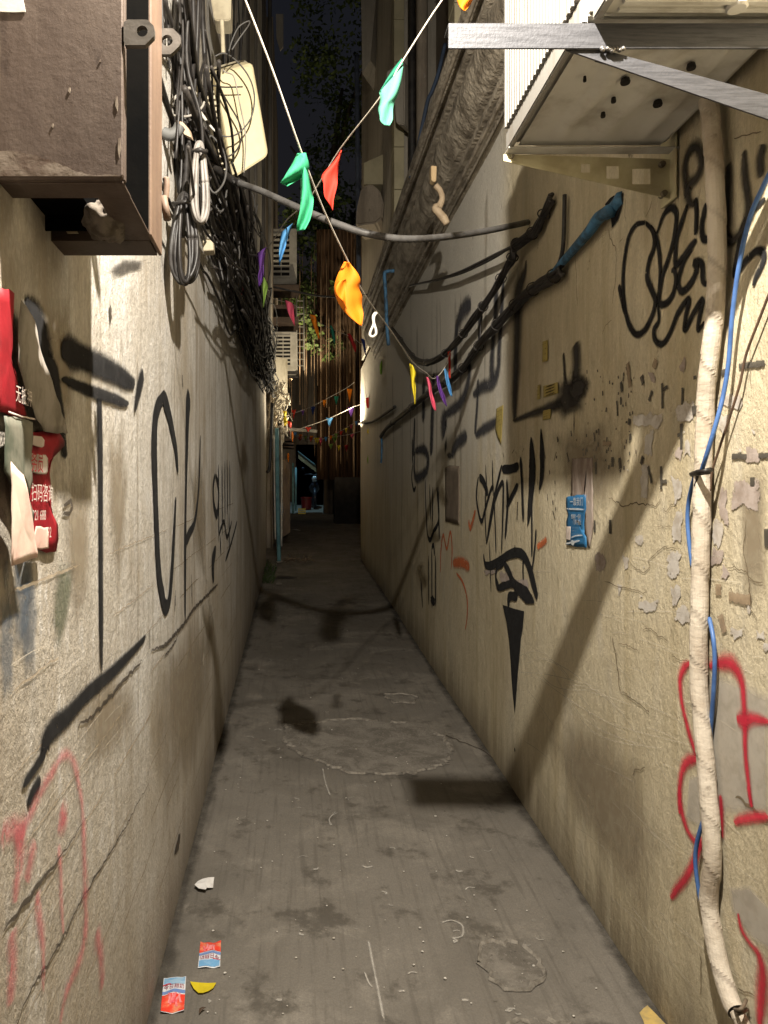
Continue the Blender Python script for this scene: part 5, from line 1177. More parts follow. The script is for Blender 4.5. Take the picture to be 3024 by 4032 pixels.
for root, L in ((s3, [('red',728,228,70,55),('blue',960,125,80,100),('purple',1195,10,75,110)]), (s4, [('red',570,40,45,105),('navy',780,0,55,105),('orange',905,-70,50,80),('dark green',1035,-110,55,100),('orange',1180,-190,60,150),('purple',670,40,40,60)]),
                (s5, [('red',640,335,50,45),('orange',765,320,45,70),('yellow',828,345,60,65),('pink',865,365,40,75),('lime',1018,330,65,70),('lime',975,410,45,60),('yellow',1062,425,40,65),('pink',1208,300,50,55),('dark red',1145,420,45,80)])):
    for i, (c, x, y, s_, h) in enumerate(L):
        pen(root, c, (lambda bm, x=x, y=y, s_=s_, h=h, i=i: outline_flag(bm, [cG(*p) for p in tri(x, y, s_, h)], root_Y, i, .03)) if False else (lambda bm, x=x, y=y, s_=s_, h=h, i=i, Yv={'%s' % s3.name: 12., '%s' % s4.name: 13., '%s' % s5.name: 14.}[root.name]: outline_flag(bm, [cG(*p) for p in tri(x, y, s_, h)], Yv, i, .03)))
s8 = bun('distant bunting of tiny mixed triangles sagging nearest the teal pole', [cG(x_, y_)+(13.4,) for x_, y_ in ((430,200),(560,300),(720,370),(900,350),(1080,270),(1230,180),(1310,120))], .003)
for i in range(15):
    f = (i+.5)/15; x = 450+830*f; y = 212+165*math.sin(math.pi*min(1, f*1.0))*1.0-70*f
    c = ('yellow', 'red', 'lime', 'orange', 'blue', 'pink')[(i*5) % 6]; pen(s8, c, lambda bm, x=x, y=y, i=i: outline_flag(bm, [cG(*p) for p in tri(x, y, 38, 52)], 13.4, i, .02))
s6 = bun('cluster of yellow and red pennants bunched on the far teal pole', [cG(440,20)+(11.,), cG(480,40)+(11.,), cG(510,80)+(11.,), cG(560,160)+(11.,)], .004)
for c, p in (('yellow', [(455,50),(460,80),(475,130),(485,130),(488,90),(490,50)]), ('yellow', [(470,110),(458,160),(472,215),(485,215),(502,170),(480,105)]), ('red', [(505,160),(515,200),(535,240),(545,240),(548,190),(530,165)]), ('orange', [(552,280),(548,330),(555,390),(560,390),(566,330),(560,275)]), ('orange', [(505,510),(500,560),(512,612),(516,612),(522,560),(518,510)])):
    pen(s6, c, lambda bm, p=p: outline_flag(bm, Cmap(cG, p), 10.9, 1, .02))
s7 = bun('three dim pennants hanging from the right wall cable near the bright wall end', [cG(1340,180)+(10.3,), cG(1400,215)+(10.2,), cG(1440,240)+(10.,)], .004)
for c, p in (('yellow', [(1380,240),(1370,280),(1385,305),(1410,300),(1420,270),(1410,225)]), ('lime', [(1380,530),(1370,580),(1378,625),(1402,625),(1408,580),(1395,525)]), ('red', [(1372,20),(1360,-20),(1355,-90),(1395,-100),(1392,-40),(1388,20)][::-1])):
    pen(s7, c, lambda bm, p=p: outline_flag(bm, Cmap(cG, p), 10.15, 1, .01))

# ================================================================ upper buildings
bl = thing('upper_facade', 'grey upper storey wall above the cornice on the right with cream tiled piers', 'building', (1.3, 5, 3.85))
bm = bmesh.new(); box(bm, (XR+.02, STEP+.003, 3.87), (1.6, 4.7, 9)); link('wall', bm, M_upper, bl)
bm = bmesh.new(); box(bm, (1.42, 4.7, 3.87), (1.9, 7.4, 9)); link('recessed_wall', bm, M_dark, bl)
bm = bmesh.new(); box(bm, (XR+.01, 7.4, 3.87), (1.9, 11.3, 9)); link('wall', bm, M_upper, bl)
M_tile = plain('cream_tile', (.52, .46, .3), (.42, .37, .24), sc=5, rough=.4)
for yy, xx in ((4.62, XR-.02), (7.3, XR-.035)):
    bm = bmesh.new()
    for k in range(13): box(bm, (xx, yy, 3.9+k*.42), (xx+.1, yy+.19, 3.9+k*.42+.412))
    bev(bm, .004, 1); link('tiled_pier', bm, M_tile, bl)
for px, Y, r, mat, lab in ((912,6.6,.05,M_dark,'brown drain pipe in the recess behind the tiled pier'), (890,7.0,.035,M_dcab,'dark drain pipe in the recess, left of the brown one')):
    a = P(px, -80, Y); strand([Vector((a.x, Y, 3.88)), Vector((a.x, Y, 8.8))], r, mat, lab, 'pipe', 'drain_pipe', n=10, res=1)
aw = thing('awning', 'dark folded canopy on a pale box above the right side of the lane', 'awning', tuple(P(800, 480, 8.8)))
bm = bmesh.new(); prism(bm, [P(x, y, 8.6) for x, y in ((786,352),(835,330),(835,395),(835,398),(786,398))], (.25, .5, 0)); fixn(bm); link('box', bm, M_tile, aw)
bm = bmesh.new(); prism(bm, [P(x, y, 8.5) for x, y in ((780,405),(800,395),(820,410),(829,440),(826,470),(812,482),(790,484),(768,488),(770,450))], (.15, .6, .05)); fixn(bm); bev(bm, .02, 2); link('canopy', bm, M_dark, aw)
bm = bmesh.new(); prism(bm, [P(x, y, 7.) for x, y in ((834,155),(862,135),(868,128),(874,140),(873,270),(855,265),(850,205),(836,190))], (.25, .35, 0)); fixn(bm); bev(bm, .01, 2)
tag(link('awning', bm, M_upper), 'grey boxed window hood behind the mint pennant', 'awning')
bm = bmesh.new(); prism(bm, [P(x, y, 9.2) for x, y in ((779,-40),(815,-40),(808,40),(800,130),(783,160))], (.4, .8, 0)); fixn(bm); tag(link('balcony', bm, M_upper), 'dim grey balcony slab high on the right against the sky', 'balcony')
strand([P(771, 120, 10.8), P(772, 300, 10.8), P(774, 480, 10.8), P(776, 640, 10.8)], .035, plain('slate_pipe', (.1, .12, .17), (.06, .07, .1)), 'slate grey drain pipe down the far right facade', 'pipe', 'drain_pipe', n=10)
strand([P(*cV(x, y), 6.5) for x, y in ((420,1290),(330,1300),(315,1340),(325,1500),(345,1936),(360,2100))], .016, M_bluep, 'thin blue pipe dropping beside the end of the cornice', 'pipe', 'pipe')
strand([P(*cV(x, y), 5.5) for x, y in ((600,270),(580,220),(640,140),(700,120),(745,170),(730,230),(650,270),(590,260),(650,200),(740,-300))], .006, M_ltcab, 'pale wire loop hanging from the recess above the cornice')
strand([P(*cU(x, y), 5.2) for x, y in ((975,480),(900,800),(830,1000),(780,1120),(680,1600),(600,1936))], .014, plain('navy_cable', (.04, .06, .1), (.03, .04, .06)), 'dark blue cable slanting across the recess above the cornice')
strand([P(*cU(x, y), 4.2) for x, y in ((1035,530),(1060,620),(1120,690),(1180,700),(1160,800),(1180,1060),(1260,1140),(1400,1210),(1530,1280),(1640,1300))], .006, M_black, 'thin black wire wandering over the cornice')
bm = bmesh.new()
for i in range(14):
    a0 = R.random()*6; pts = [P(*cU(1035+45*math.cos(a0+k*.8)*R.uniform(.6, 1.1), 1280+150*math.sin(a0+k*.8)*R.uniform(.85, 1.1)), 4.4+R.uniform(-.03, .03)) for k in range(8)]; tube(bm, pts, .004, 5, 3)
tag(link('cable_coil', bm, M_black, sm=True), 'small black wire coil hanging above the cornice', 'cable coil')
# left facade pipes
for px, Y, r, c, lab in ((484,4.4,.03,(.12,.1,.08),'dark drain pipe behind the cream box, nearest the camera'), (505,5.1,.022,(.2,.17,.14),'slim brown pipe right of the cream box'), (531,6.3,.035,(.1,.085,.07),'thick dark pipe beside the bunting string'), (552,7.6,.02,(.24,.21,.17),'slim grey pipe, middle of the left facade'), (568,9.3,.035,(.16,.14,.115),'brown pipe near the left facade corner'), (583,10.5,.03,(.34,.31,.26),'pale corner pipe at the end of the left facade')):
    X = (px-CX)/F*Y; strand([Vector((X, Y, 3.3+fz(Y)*.6)), Vector((X, Y, 6)), Vector((X, Y, 9.3))], r, plain('pipe_%d' % px, c, tuple(v*.6 for v in c), sc=6, st=(1, 1, .3)), lab, 'pipe', 'drain_pipe', n=10, res=1)
lb = thing('building', 'dark narrow house behind the end of the cream wall on the left', 'building', (-.9, 14, fz(13)))
bm = bmesh.new(); box(bm, (-2.5, 10.75, .3), (-.47, 12.6, 10)); box(bm, (-2.5, 12.62, .3), (-.36, 16.5, 10)); link('wall', bm, M_dark, lb)
M_acg = plain('ac_grey', (.56, .53, .46), (.42, .39, .33), sc=6, rough=.5)
def acfar(x0, y0, x1, y1, Y, label):
    root = thing('air_conditioner', label, 'air conditioner', tuple(P(x0, y1, Y)), 'air conditioners at the far end')
    a, b = P(x0, y1, Y), P(x1, y0, Y); bm = bmesh.new(); box(bm, (a.x, Y+.02, a.z), (b.x, Y+.55, b.z)); bev(bm, .015, 2); link('casing', bm, M_acg, root)
    bm = bmesh.new(); w = b.x-a.x; h = b.z-a.z; n = 9
    for k in range(n): z = a.z+h*(.12+.76*k/(n-1)); box(bm, (a.x+w*.1, Y, z-h*.018), (a.x+w*.74, Y+.022, z+h*.018))
    for u in (.1, .42, .74): box(bm, (a.x+w*u-.006, Y-.003, a.z+h*.1), (a.x+w*u+.006, Y+.021, a.z+h*.9))
    link('grille', bm, M_acg, root)
    bm = bmesh.new(); box(bm, (a.x+w*.1, Y+.0185, a.z+h*.1), (a.x+w*.74, Y+.0195, a.z+h*.9)); link('fan_opening', bm, M_black_in, root)
    for yy in (.05, .45): bm = bmesh.new(); box(bm, (a.x-.1, Y+yy, a.z-.05), (b.x+.03, Y+yy+.04, a.z-.003)); link('support_rail', bm, M_dcab, root)
    return root
acfar(583, 492, 641, 612, 12.9, 'upper far air conditioner with slatted grille, behind the blue pennant')
acfar(590, 715, 641, 800, 12.75, 'lower far air conditioner with slatted grille, beside the ladder')
bm = bmesh.new(); a, b = P(585, 655, 12.8), P(640, 668, 12.8); box(bm, (a.x, 12.7, b.z), (b.x, 13.3, b.z+.05)); a, b = P(582, 618, 12.8), P(646, 626, 12.8); box(bm, (a.x, 12.7, b.z), (b.x, 13.3, b.z+.06)); a, b = P(588, 690, 12.8), P(645, 702, 12.8); box(bm, (a.x, 12.66, b.z), (b.x, 13.3, b.z+.1))
tag(link('shelf_frame', bm, M_rust), 'rusty shelf frame between the two far air conditioners', 'frame')
ld = thing('ladder', 'thin metal ladder hanging right of the lower far air conditioner', 'ladder', tuple(P(647, 790, 13.2)))
bm = bmesh.new()
for x in (640.5, 656): tube(bm, [P(x, 640, 13.2), P(x+1, 800, 13.2)], .012, 6, 1)
link('rail', bm, M_acg, ld)
bm = bmesh.new()
for k in range(11): tube(bm, [P(640.5, 650+k*14, 13.2), P(656, 650+k*14, 13.2)], .009, 5, 1)
link('rungs', bm, M_acg, ld)
bm = bmesh.new(); prism(bm, [P(x, y, 11.5) for x, y in ((596,30),(612,30),(612,100),(605,108),(597,80))], (0, .04, 0)); fixn(bm); tag(link('sign', bm, M_upper), 'small dim rectangular sign high at the left facade corner', 'sign')

# ---------------------------------------------------------------- far end of the lane
YB = 17.4
bp = thing('metal_panel', 'rusty brown corrugated panel wall closing the right of the lane', 'wall', (1.2, YB, 2.35))
def mcorr():
    t = NT('brown_corrugated')
    c = t.mix(t.ramp(t.noise(1., (14, 1, .4), det=6), .35, .65), (.095, .053, .027), (.04, .022, .012)); c = t.mix(t.ramp(t.noise(4, (3, 1, .6), det=6, off=4), .55, .7, 0, .7), c, (.07, .04, .025))
    return t.fin(c, .75)
bm = bmesh.new(); n = 160; x0, x1 = .53, 2.2; z0 = P(0, 1036, YB).z; z1 = 8.2; lo = []; hi = []
for i in range(n+1):
    X = x0+(x1-x0)*i/n; y = YB+.02*math.sin(X*70)+.012*noise.noise((X*9, 0, 0)); lo.append(bm.verts.new((X, y, z0+.02*noise.noise((X*30, 1, 1))))); hi.append(bm.verts.new((X, y, z1)))
for i in range(n): bm.faces.new((lo[i], lo[i+1], hi[i+1], hi[i])).smooth = True
bmesh.ops.solidify(bm, geom=list(bm.faces), thickness=.02)
link('sheet', bm, mcorr(), bp)
bm = bmesh.new()
for i in range(34):
    X = R.uniform(-.3, 1.5); Y = YB-R.uniform(.1, 1.4); zt_ = R.uniform(5.5, 8); zb_ = z0+R.uniform(-.2, 2.4) if X > .5 else R.uniform(2.6, 5)
    tube(bm, [Vector((X+.05*noise.noise((k, i, 1)), Y, zt_+(zb_-zt_)*k/5)) for k in range(6)], R.uniform(.004, .014), 5, 3)
tag(link('aerial_roots', bm, plain('root_bark', (.15, .1, .06), (.09, .06, .035), sc=10), sm=True), 'hanging brown aerial roots in front of the brown panel', 'roots', kind='stuff')
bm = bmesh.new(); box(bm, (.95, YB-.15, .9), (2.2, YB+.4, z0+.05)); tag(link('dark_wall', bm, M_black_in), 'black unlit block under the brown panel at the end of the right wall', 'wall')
bm = bmesh.new(); box(bm, (.45, 24.6, 1.2), (3, 25, 9)); box(bm, (-3, 26, 1.2), (.45, 26.3, 9)); tag(link('building', bm, M_dark), 'dark building face closing the lane at the very end', 'building')
# tree
tr = thing('tree', 'dark leafy tree rising behind the brown panel against the night sky', 'tree', (1.0, 20.5, fz(20.5)))
bm = bmesh.new()
tube(bm, [(1.1,20.6,fz(20.6)-.2),(1.05,20.5,4),(.9,20.2,7),(.95,19.9,10),(1.3,20,13)], (.3,.24,.18,.12,.04), 10, 5)
for k, (a, b) in enumerate((((.95,20.3,6),(-.2,18.8,8.2)), ((.92,20.1,7.5),(1.9,18.9,9.8)), ((.95,19.9,9),(-.1,19.1,11)), ((.95,20,10),(1.8,19,13)), ((1,20.4,5),(.4,18.3,6.4)))):
    a, b = Vector(a), Vector(b); tube(bm, [a, a.lerp(b, .5)+Vector((0, 0, .35)), b], (.1, .06, .02), 7, 4)
link('trunk', bm, plain('bark', (.1, .075, .05), (.05, .04, .03), sc=6, st=(1, 1, .3), bst=.8), tr, sm=True)
bm = bmesh.new()
cl = [(Vector((R.uniform(-.35, 2.4), R.uniform(17.8, 20.5), R.uniform(6.2, 9.6))), R.uniform(.25, .6)) for _ in range(42)]+[(Vector((R.uniform(.3, 2.6), R.uniform(18.2, 20.5), R.uniform(9.4, 15))), R.uniform(.4, .8)) for _ in range(34)]+[(Vector((R.uniform(-.2, 1.2), R.uniform(16.6, 17.2), R.uniform(5, 7.2))), R.uniform(.15, .3)) for _ in range(9)]
for c, r in cl:
    for _ in range(int(130*r/.5)):
        dv = Vector((R.gauss(0, 1), R.gauss(0, 1), R.gauss(0, .7))); dv = dv.normalized()*r*R.random()**.5; p = c+dv
        a = Vector((R.gauss(0, 1), R.gauss(0, 1), R.gauss(-.5, .6))).normalized(); w = a.cross(Vector((R.gauss(0, 1), R.gauss(0, 1), R.gauss(0, 1)))).normalized(); L = R.uniform(.09, .19); B = L*R.uniform(.2, .32)
        v = [bm.verts.new(q) for q in (p, p+a*L*.45+w*B, p+a*L, p+a*L*.45-w*B)]; bm.faces.new(v)
link('crown', bm, plain('leaf_green', (.085, .12, .03), (.05, .075, .02), sc=2, rough=.55), tr)
# poles and clutter along the far left
strand([P(598, 925, 10.4), P(599, 1000, 10.5), P(600, 1100, 10.7), P(603, 1214, 10.9)], .03, M_teal, 'pale teal pole standing at the end of the cream wall', 'pipe', 'pole', n=10)
strand([P(608, 938, 11.6), P(608.5, 1000, 11.6), P(608, 1180, 11.6)], .016, M_white, 'thin white pole right of the teal one', 'pipe', 'pole')
strand([P(592, 940, 10.2), P(593, 1050, 10.25), P(595, 1165, 10.3)], .01, M_white, 'thin white cable strip left of the teal pole', 'cable', 'cable')
strand([P(587.5, 870, 9.9), P(585, 960, 9.9), P(582, 1010, 9.9), P(577, 1020, 9.85)], .022, M_black, 'black cable hanging off the end of the tangle')
bm = bmesh.new(); prism(bm, [P(x, y, 12.4) for x, y in ((612,990),(626,1000),(627,1150),(611,1160))], (0, .2, 0)); fixn(bm); tag(link('door_post', bm, plain('brown_wood', (.2, .13, .07), (.12, .08, .05), sc=6, st=(1, 1, .3))), 'brown wooden post behind the white pole', 'post')
bm = bmesh.new()
for i in range(60):
    c = P(R.uniform(585, 622), R.uniform(830, 940), 11.2); a0 = R.random()*6; tube(bm, [c+Vector((R.uniform(-.06, .06), R.uniform(-.05, .05), R.uniform(-.12, .12))) for k in range(4)], R.choice((.005, .008, .012)), 5, 3)
tag(link('plastic_scraps', bm, plain('dirty_plastic', (.6, .55, .45), (.3, .26, .2), sc=10), sm=True), 'pale crumpled plastic scraps and wires bunched above the teal pole', 'scraps', kind='stuff')
bm = bmesh.new(); prism(bm, [P(x, y, 12.2) for x, y in ((592,770),(621,775),(621,845),(610,905),(592,880))], (0, .15, 0)); fixn(bm); tag(link('wall_panel', bm, plain('pale_panel', (.6, .56, .46), (.34, .3, .22), sc=5, st=(1, 1, .4))), 'pale lit wall panel under the lower far air conditioner', 'panel')
bm = bmesh.new()
a, b = P(*cG(440, 225), 12.5), P(*cG(825, 255), 12.5); prism(bm, [a, b, b+Vector((0, 0, -.05)), a+Vector((0, 0, -.05))], (0, .06, 0)); fixn(bm); tag(link('rail', bm, M_white), 'pale horizontal rail crossing behind the far pennants', 'rail')
bm = bmesh.new()
for y in (300, 355, 395, 430): a, b = P(*cG(440, y), 13.5), P(*cG(570, y+5), 13.5); prism(bm, [a, b, b+Vector((0, 0, -.03)), a+Vector((0, 0, -.03))], (0, .3, 0))
fixn(bm); tag(link('slatted_rack', bm, M_rust2), 'brown slatted rack under the pale rail', 'rack')
bm = bmesh.new(); a = [P(x, y, 20.) for x, y in ((644,982),(683,1012),(683,1020),(644,990))]; prism(bm, a, (0, 1.2, .2)); fixn(bm); tag(link('awning', bm, plain('teal_awning', (.2, .32, .32), (.13, .2, .2), sc=8)), 'small sloping teal awning over the blue-lit passage', 'awning')
bm = bmesh.new(); a, b = P(640, 1076, 24), P(700, 1020, 24); n = 26; lo = []; hi = []
for i in range(n+1): lo.append(bm.verts.new((a.x+(b.x-a.x)*i/n, 24, fz(24)))); hi.append(bm.verts.new((a.x+(b.x-a.x)*i/n, 24, b.z+.9)))
for i in range(n): bm.faces.new((lo[i], lo[i+1], hi[i+1], hi[i]))
bmesh.ops.solidify(bm, geom=list(bm.faces), thickness=.05); tag(link('roller_shutter', bm, plain('pale_shutter', (.5, .55, .58), (.38, .43, .46), sc=3, st=(1, 1, 20))), 'pale blue-lit shutter at the end of the passage', 'shutter')
for x, y0, y1, Y, lab in ((633, 1000, 1112, 20.5, 'teal door frame post at the far left of the passage, left one'), (639, 1010, 1106, 21.5, 'teal door frame post at the far left of the passage, right one')):
    strand([P(x, y0, Y), P(x, y1, Y)], .03, M_teal, lab, 'post', 'post', n=8, res=1)
bk = thing('motorbike', 'dark motorbike parked in front of the pale shutter', 'motorbike', (.62, 22.6, fz(22.6)))
bz = fz(22.6); M_bk = plain('bike_dark', (.02, .025, .04), (.012, .014, .02), rough=.35)
for wy in (22.25, 23.35):
    bm = bmesh.new(); tube(bm, [(.62, wy+.27*math.cos(a*.5236), bz+.3+.27*math.sin(a*.5236)) for a in range(13)], .05, 8, 2); w = link('wheel', bm, M_bk, bk, sm=True)
bm = bmesh.new(); tube(bm, [(.62,22.45,bz+.75),(.62,22.7,bz+.6),(.62,23,bz+.62),(.62,23.4,bz+.72)], (.1,.14,.17,.08), 8, 4); link('body', bm, M_bk, bk, sm=True)
bm = bmesh.new(); tube(bm, [(.62,22.25,bz+.3),(.62,22.38,bz+.7),(.62,22.45,bz+1.0)], .035, 6, 3); tube(bm, [(.3,22.5,bz+1.02),(.5,22.42,bz+1.03),(.62,22.42,bz+1.0),(.74,22.42,bz+1.03),(.94,22.5,bz+1.02)], .016, 6, 3); link('handlebar', bm, M_bk, bk, sm=True)
bm = bmesh.new(); bmesh.ops.create_uvsphere(bm, u_segments=12, v_segments=8, radius=.085); [setattr(v, 'co', Vector((v.co.x+.62, v.co.y*.6+22.33, v.co.z+bz+.88))) for v in bm.verts]; link('headlight', bm, plain('lens', (.75, .78, .8), (.6, .63, .66), rough=.1, metal=.6), bk, sm=True)
bm = bmesh.new()
for s_ in (-1, 1): tube(bm, [(.62+.28*s_,22.48,bz+1.03),(.62+.34*s_,22.46,bz+1.2)], .008, 5, 1); lathe(bm, (.62+.35*s_, 22.46, bz+1.17), [(.03, 0), (.055, .03), (.03, .07)], 8)
link('mirrors', bm, M_bk, bk, sm=True)
rb = thing('bin', 'dark red plastic bin at the end of the lane', 'bin', tuple(P(662, 1101, 21.9)))
bm = bmesh.new(); c = P(662, 1101, 21.9); lathe(bm, (c.x, c.y, c.z), [(.13, 0), (.14, .02), (.165, .34), (.18, .35), (.18, .375), (.165, .375), (.15, .05)], 20); link('body', bm, plain('red_plastic', (.14, .01, .013), (.1, .008, .01), rough=.4), rb)
bm = bmesh.new(); tube(bm, [(c.x-.175, c.y, c.z+.36), (c.x-.12, c.y-.14, c.z+.3), (c.x+.12, c.y-.14, c.z+.3), (c.x+.175, c.y, c.z+.36)], .006, 5, 4); link('handle', bm, M_dcab, rb)
cr_ = thing('crate', 'small yellow crate on the ground by the red bin', 'crate', tuple(P(652, 1111, 20.3)))
M_ycr = plain('yellow_plastic', (.5, .42, .05), (.4, .33, .04), rough=.5); a = P(644.5, 1111, 20.3); b = P(660, 1098, 20.3)
bm = bmesh.new(); w, h = b.x-a.x, b.z-a.z; yy = 20.3
for k in range(3):
    z = a.z+h*(.02+.36*k)
    box(bm, (a.x, yy, z), (b.x, yy+.008, z+h*.25)); box(bm, (a.x, yy+.142, z), (b.x, yy+.15, z+h*.25)); box(bm, (a.x, yy+.008, z), (a.x+.008, yy+.142, z+h*.25)); box(bm, (b.x-.008, yy+.008, z), (b.x, yy+.142, z+h*.25))
link('slats', bm, M_ycr, cr_)
bm = bmesh.new()
for x in (a.x-.003, b.x-.012):
    for y in (yy-.003, yy+.138): box(bm, (x, y, a.z), (x+.015, y+.015, b.z+.004))
box(bm, (a.x+.012, yy+.012, a.z), (b.x-.012, yy+.137, a.z+.008)); link('corner_posts', bm, M_ycr, cr_)

# ================================================================ litter
def sachet(corners, label, flip):
    root = thing('sachet', label, 'wrapper', tuple(FL(*corners[3])))
    q = [FL(*c) for c in corners]   # tl, tr, br, bl (as the print reads from the blue end)
    def at(u, v, up=0.):
        p = (q[0]*(1-u)+q[1]*u)*(1-v)+(q[3]*(1-u)+q[2]*u)*v
        z = fz(p.y)+.006*noise.noise((p.x*1.5, p.y*1.2, 5))
        return Vector((p.x, p.y, z+.004+.009*(math.sin(math.pi*u)*math.sin(math.pi*v))+.006*(abs(u-.5)*2)**3*v+.004*noise.noise((u*3, v*4, corners[0][0]))+up))
    def patch(name, u0, u1, v0, v1, mat, up=0., n=8, f=None):
        bm = bmesh.new(); g = {(i, j): bm.verts.new(at(u0+(u1-u0)*i/n, v0+(v1-v0)*j/n+(f(i/n) if f and j in (0,) else 0), up)) for i in range(n+1) for j in range(n+1)}
        for i in range(n):
            for j in range(n): bm.faces.new((g[i, j], g[i+1, j], g[i+1, j+1], g[i, j+1]))
        fixn(bm); return link(name, bm, mat, root, sm=True)
    pf = .5
    patch('foil', 0, 1, 0, 1, SA['w']); patch('blue_print', .03, .97, .03, .25, SA['b'], .0012); patch('blue_print', .0, 1, .44, .53, SA['b2'], .0012)
    patch('red_print', 0, 1, .56, .99, SA['r'], .0012); patch('red_print', 0, .35, .245, .275, SA['rr'], .0015)
    bm = bmesh.new()
    for k, (u, w) in enumerate(((.3,.05),(.42,.04),(.55,.06),(.68,.05),(.8,.05))):
        pts = [at(u+.05*math.sin(t*3+k), .55+.24*t+.03*k*(k % 2), .0024) for t in (0, .33, .66, 1)]
        for i in range(3):
            d_ = Vector((q[1]-q[0]).normalized())*w*.06
            bm.faces.new([bm.verts.new(x) for x in (pts[i]-d_, pts[i]+d_, pts[i+1]+d_, pts[i+1]-d_)])
    fixn(bm); link('fruit_print', bm, SA['p'], root)
    text('今日甜奶', SA['t'], root, 'lettering', lambda x, y: at(.5+x*.23, .35-y*.17*.9, .002), 1.)
    return root
SA = {'w': plain('foil_white', (.75, .76, .78), (.6, .62, .66), rough=.3), 'b': plain('sky_blue_print', (.16, .36, .6), (.35, .52, .68), sc=25, rough=.3), 'b2': plain('band_blue', (.15, .24, .5), (.2, .3, .55), rough=.3),
      'r': plain('red_fruit_print', (.78, .06, .035), (.72, .3, .16), sc=22, rough=.3, lo=.5, hi=.7), 'p': plain('pink_print', (.8, .28, .28), (.72, .08, .12), sc=30, rough=.3), 'rr': plain('small_red', (.6, .05, .06), (.5, .04, .05)), 't': plain('maroon_text', (.32, .01, .05), (.25, .01, .04))}
sachet([cF(250,1130), cF(735,1090), cF(690,1880), cF(180,1910)], 'red and blue foil sachet lying nearest, blue end pointing up the lane', 0)
sachet([cF(1475,900), cF(990,920), cF(1050,370), cF(1495,355)], 'red and blue foil sachet lying further from the camera, its red end up the lane', 1)
bm = bmesh.new(); q = [FL(*cF(x, y)) for x, y in ((820,1250),(1000,1265),(1200,1275),(1390,1275),(1330,1380),(1220,1450),(1100,1490),(1000,1490),(900,1400))]
c = sum(q, Vector())/len(q); vs = [bm.verts.new(p+Vector((0, 0, .006+.02*(p-c).length*2))) for p in q]; m = bm.verts.new(c+Vector((0, 0, .006)))
for i in range(len(vs)): bm.faces.new((vs[i], vs[(i+1) % len(vs)], m))
fixn(bm); bmesh.ops.solidify(bm, geom=list(bm.faces), thickness=.001); tag(link('fallen_pennant', bm, FM['yellow']), 'yellow half-moon scrap lying beside the near sachet', 'scrap')
def scrap(c, pts, mat, label, name, cat, h=.012):
    bm = bmesh.new(); q = [FL(*c(*p)) for p in pts]; m = sum(q, Vector())/len(q)
    vs = [bm.verts.new(p+Vector((0, 0, .005+h*(.5+.5*noise.noise((p.x*40, p.y*40, 1)))))) for p in q]; mv = bm.verts.new(m+Vector((0, 0, .006+h*.6)))
    for i in range(len(vs)): bm.faces.new((vs[i], vs[(i+1) % len(vs)], mv))
    fixn(bm); bmesh.ops.solidify(bm, geom=list(bm.faces), thickness=.0012); return tag(link(name, bm, mat), label, cat)
scrap(cL6, [(1155,610),(1175,580),(1200,570),(1235,568),(1272,557),(1268,580),(1265,612),(1228,622),(1222,640),(1180,630)], plain('tissue', (.74, .72, .7), (.6, .57, .54), sc=20, rough=.9), 'crumpled white tissue on the concrete', 'tissue', 'tissue', .02)
scrap(cL6, [(1183,1335),(1200,1325),(1222,1330),(1200,1345),(1183,1360)], plain('brown_leaf', (.09, .055, .03), (.05, .03, .02)), 'small dark brown dead leaf near the bottom edge', 'dead_leaf', 'leaf')
scrap(cG, [(380,1700),(420,1690),(455,1700),(440,1715),(395,1715)], M_white, 'white paper scrap at the foot of the teal pole', 'paper_scrap', 'scrap', .03)
scrap(cG, [(440,1390),(470,1380),(500,1375),(495,1440),(445,1438)], M_white, 'crumpled white bag on the far left of the lane', 'bag', 'bag', .1)
scrap(cG, [(375,1945),(400,1932),(445,1940),(440,1955),(385,1958)], M_ltcab, 'grey wrapper lying far down the lane by the left wall', 'wrapper', 'wrapper', .03)
scrap(cG, [(550,1345),(600,1343),(648,1358),(645,1364),(590,1354)], M_white, 'pale stick lying across the far lane', 'stick', 'stick', .02)
scrap(cG, [(340,1862),(420,1850),(520,1855),(615,1868),(560,1880),(400,1882)], plain('dark_manhole', (.05, .045, .04), (.03, .028, .025)), 'dark flattened leaf litter on the far lane by the left wall', 'leaf_litter', 'leaves', .01)
bm = bmesh.new()
for i in range(30):
    p = FL(*cG(R.uniform(470, 740), R.uniform(1670, 1700))); a = Vector((R.gauss(0, 1), R.gauss(0, .5), R.gauss(0, .3))).normalized()*R.uniform(.04, .16); tube(bm, [p+Vector((0, 0, .02)), p+a*.5+Vector((0, 0, .035)), p+a+Vector((0, 0, .015))], .008, 5, 2)
tag(link('debris', bm, plain('twigs', (.2, .15, .1), (.12, .09, .06)), sm=True), 'scattered twigs and debris beside the teal pole foot', 'debris', kind='stuff')
bm = bmesh.new()
for i in range(150):
    x = R.uniform(430, 1300); y = R.uniform(1330, 2200)
    if x > 835+(y-1426)*.66-10 or x < 540-(y-1426)*.26+12: continue
    p = FL(x, y); s_ = R.uniform(.0012, .0042); bmesh.ops.create_icosphere(bm, subdivisions=1, radius=s_)
    bm.verts.ensure_lookup_table()
    for v in bm.verts[-12:]: v.co = Vector((v.co.x*R.uniform(.8, 1.6), v.co.y, v.co.z*.7))+Vector((p.x, p.y, fz(p.y)+.006*noise.noise((p.x*1.5, p.y*1.2, 5))+s_*.5+.003))
tag(link('grit', bm, plain('grit', (.6, .57, .52), (.4, .36, .3), sc=90)), 'pale grit scattered over the concrete', 'grit', kind='stuff')
bm = bmesh.new()
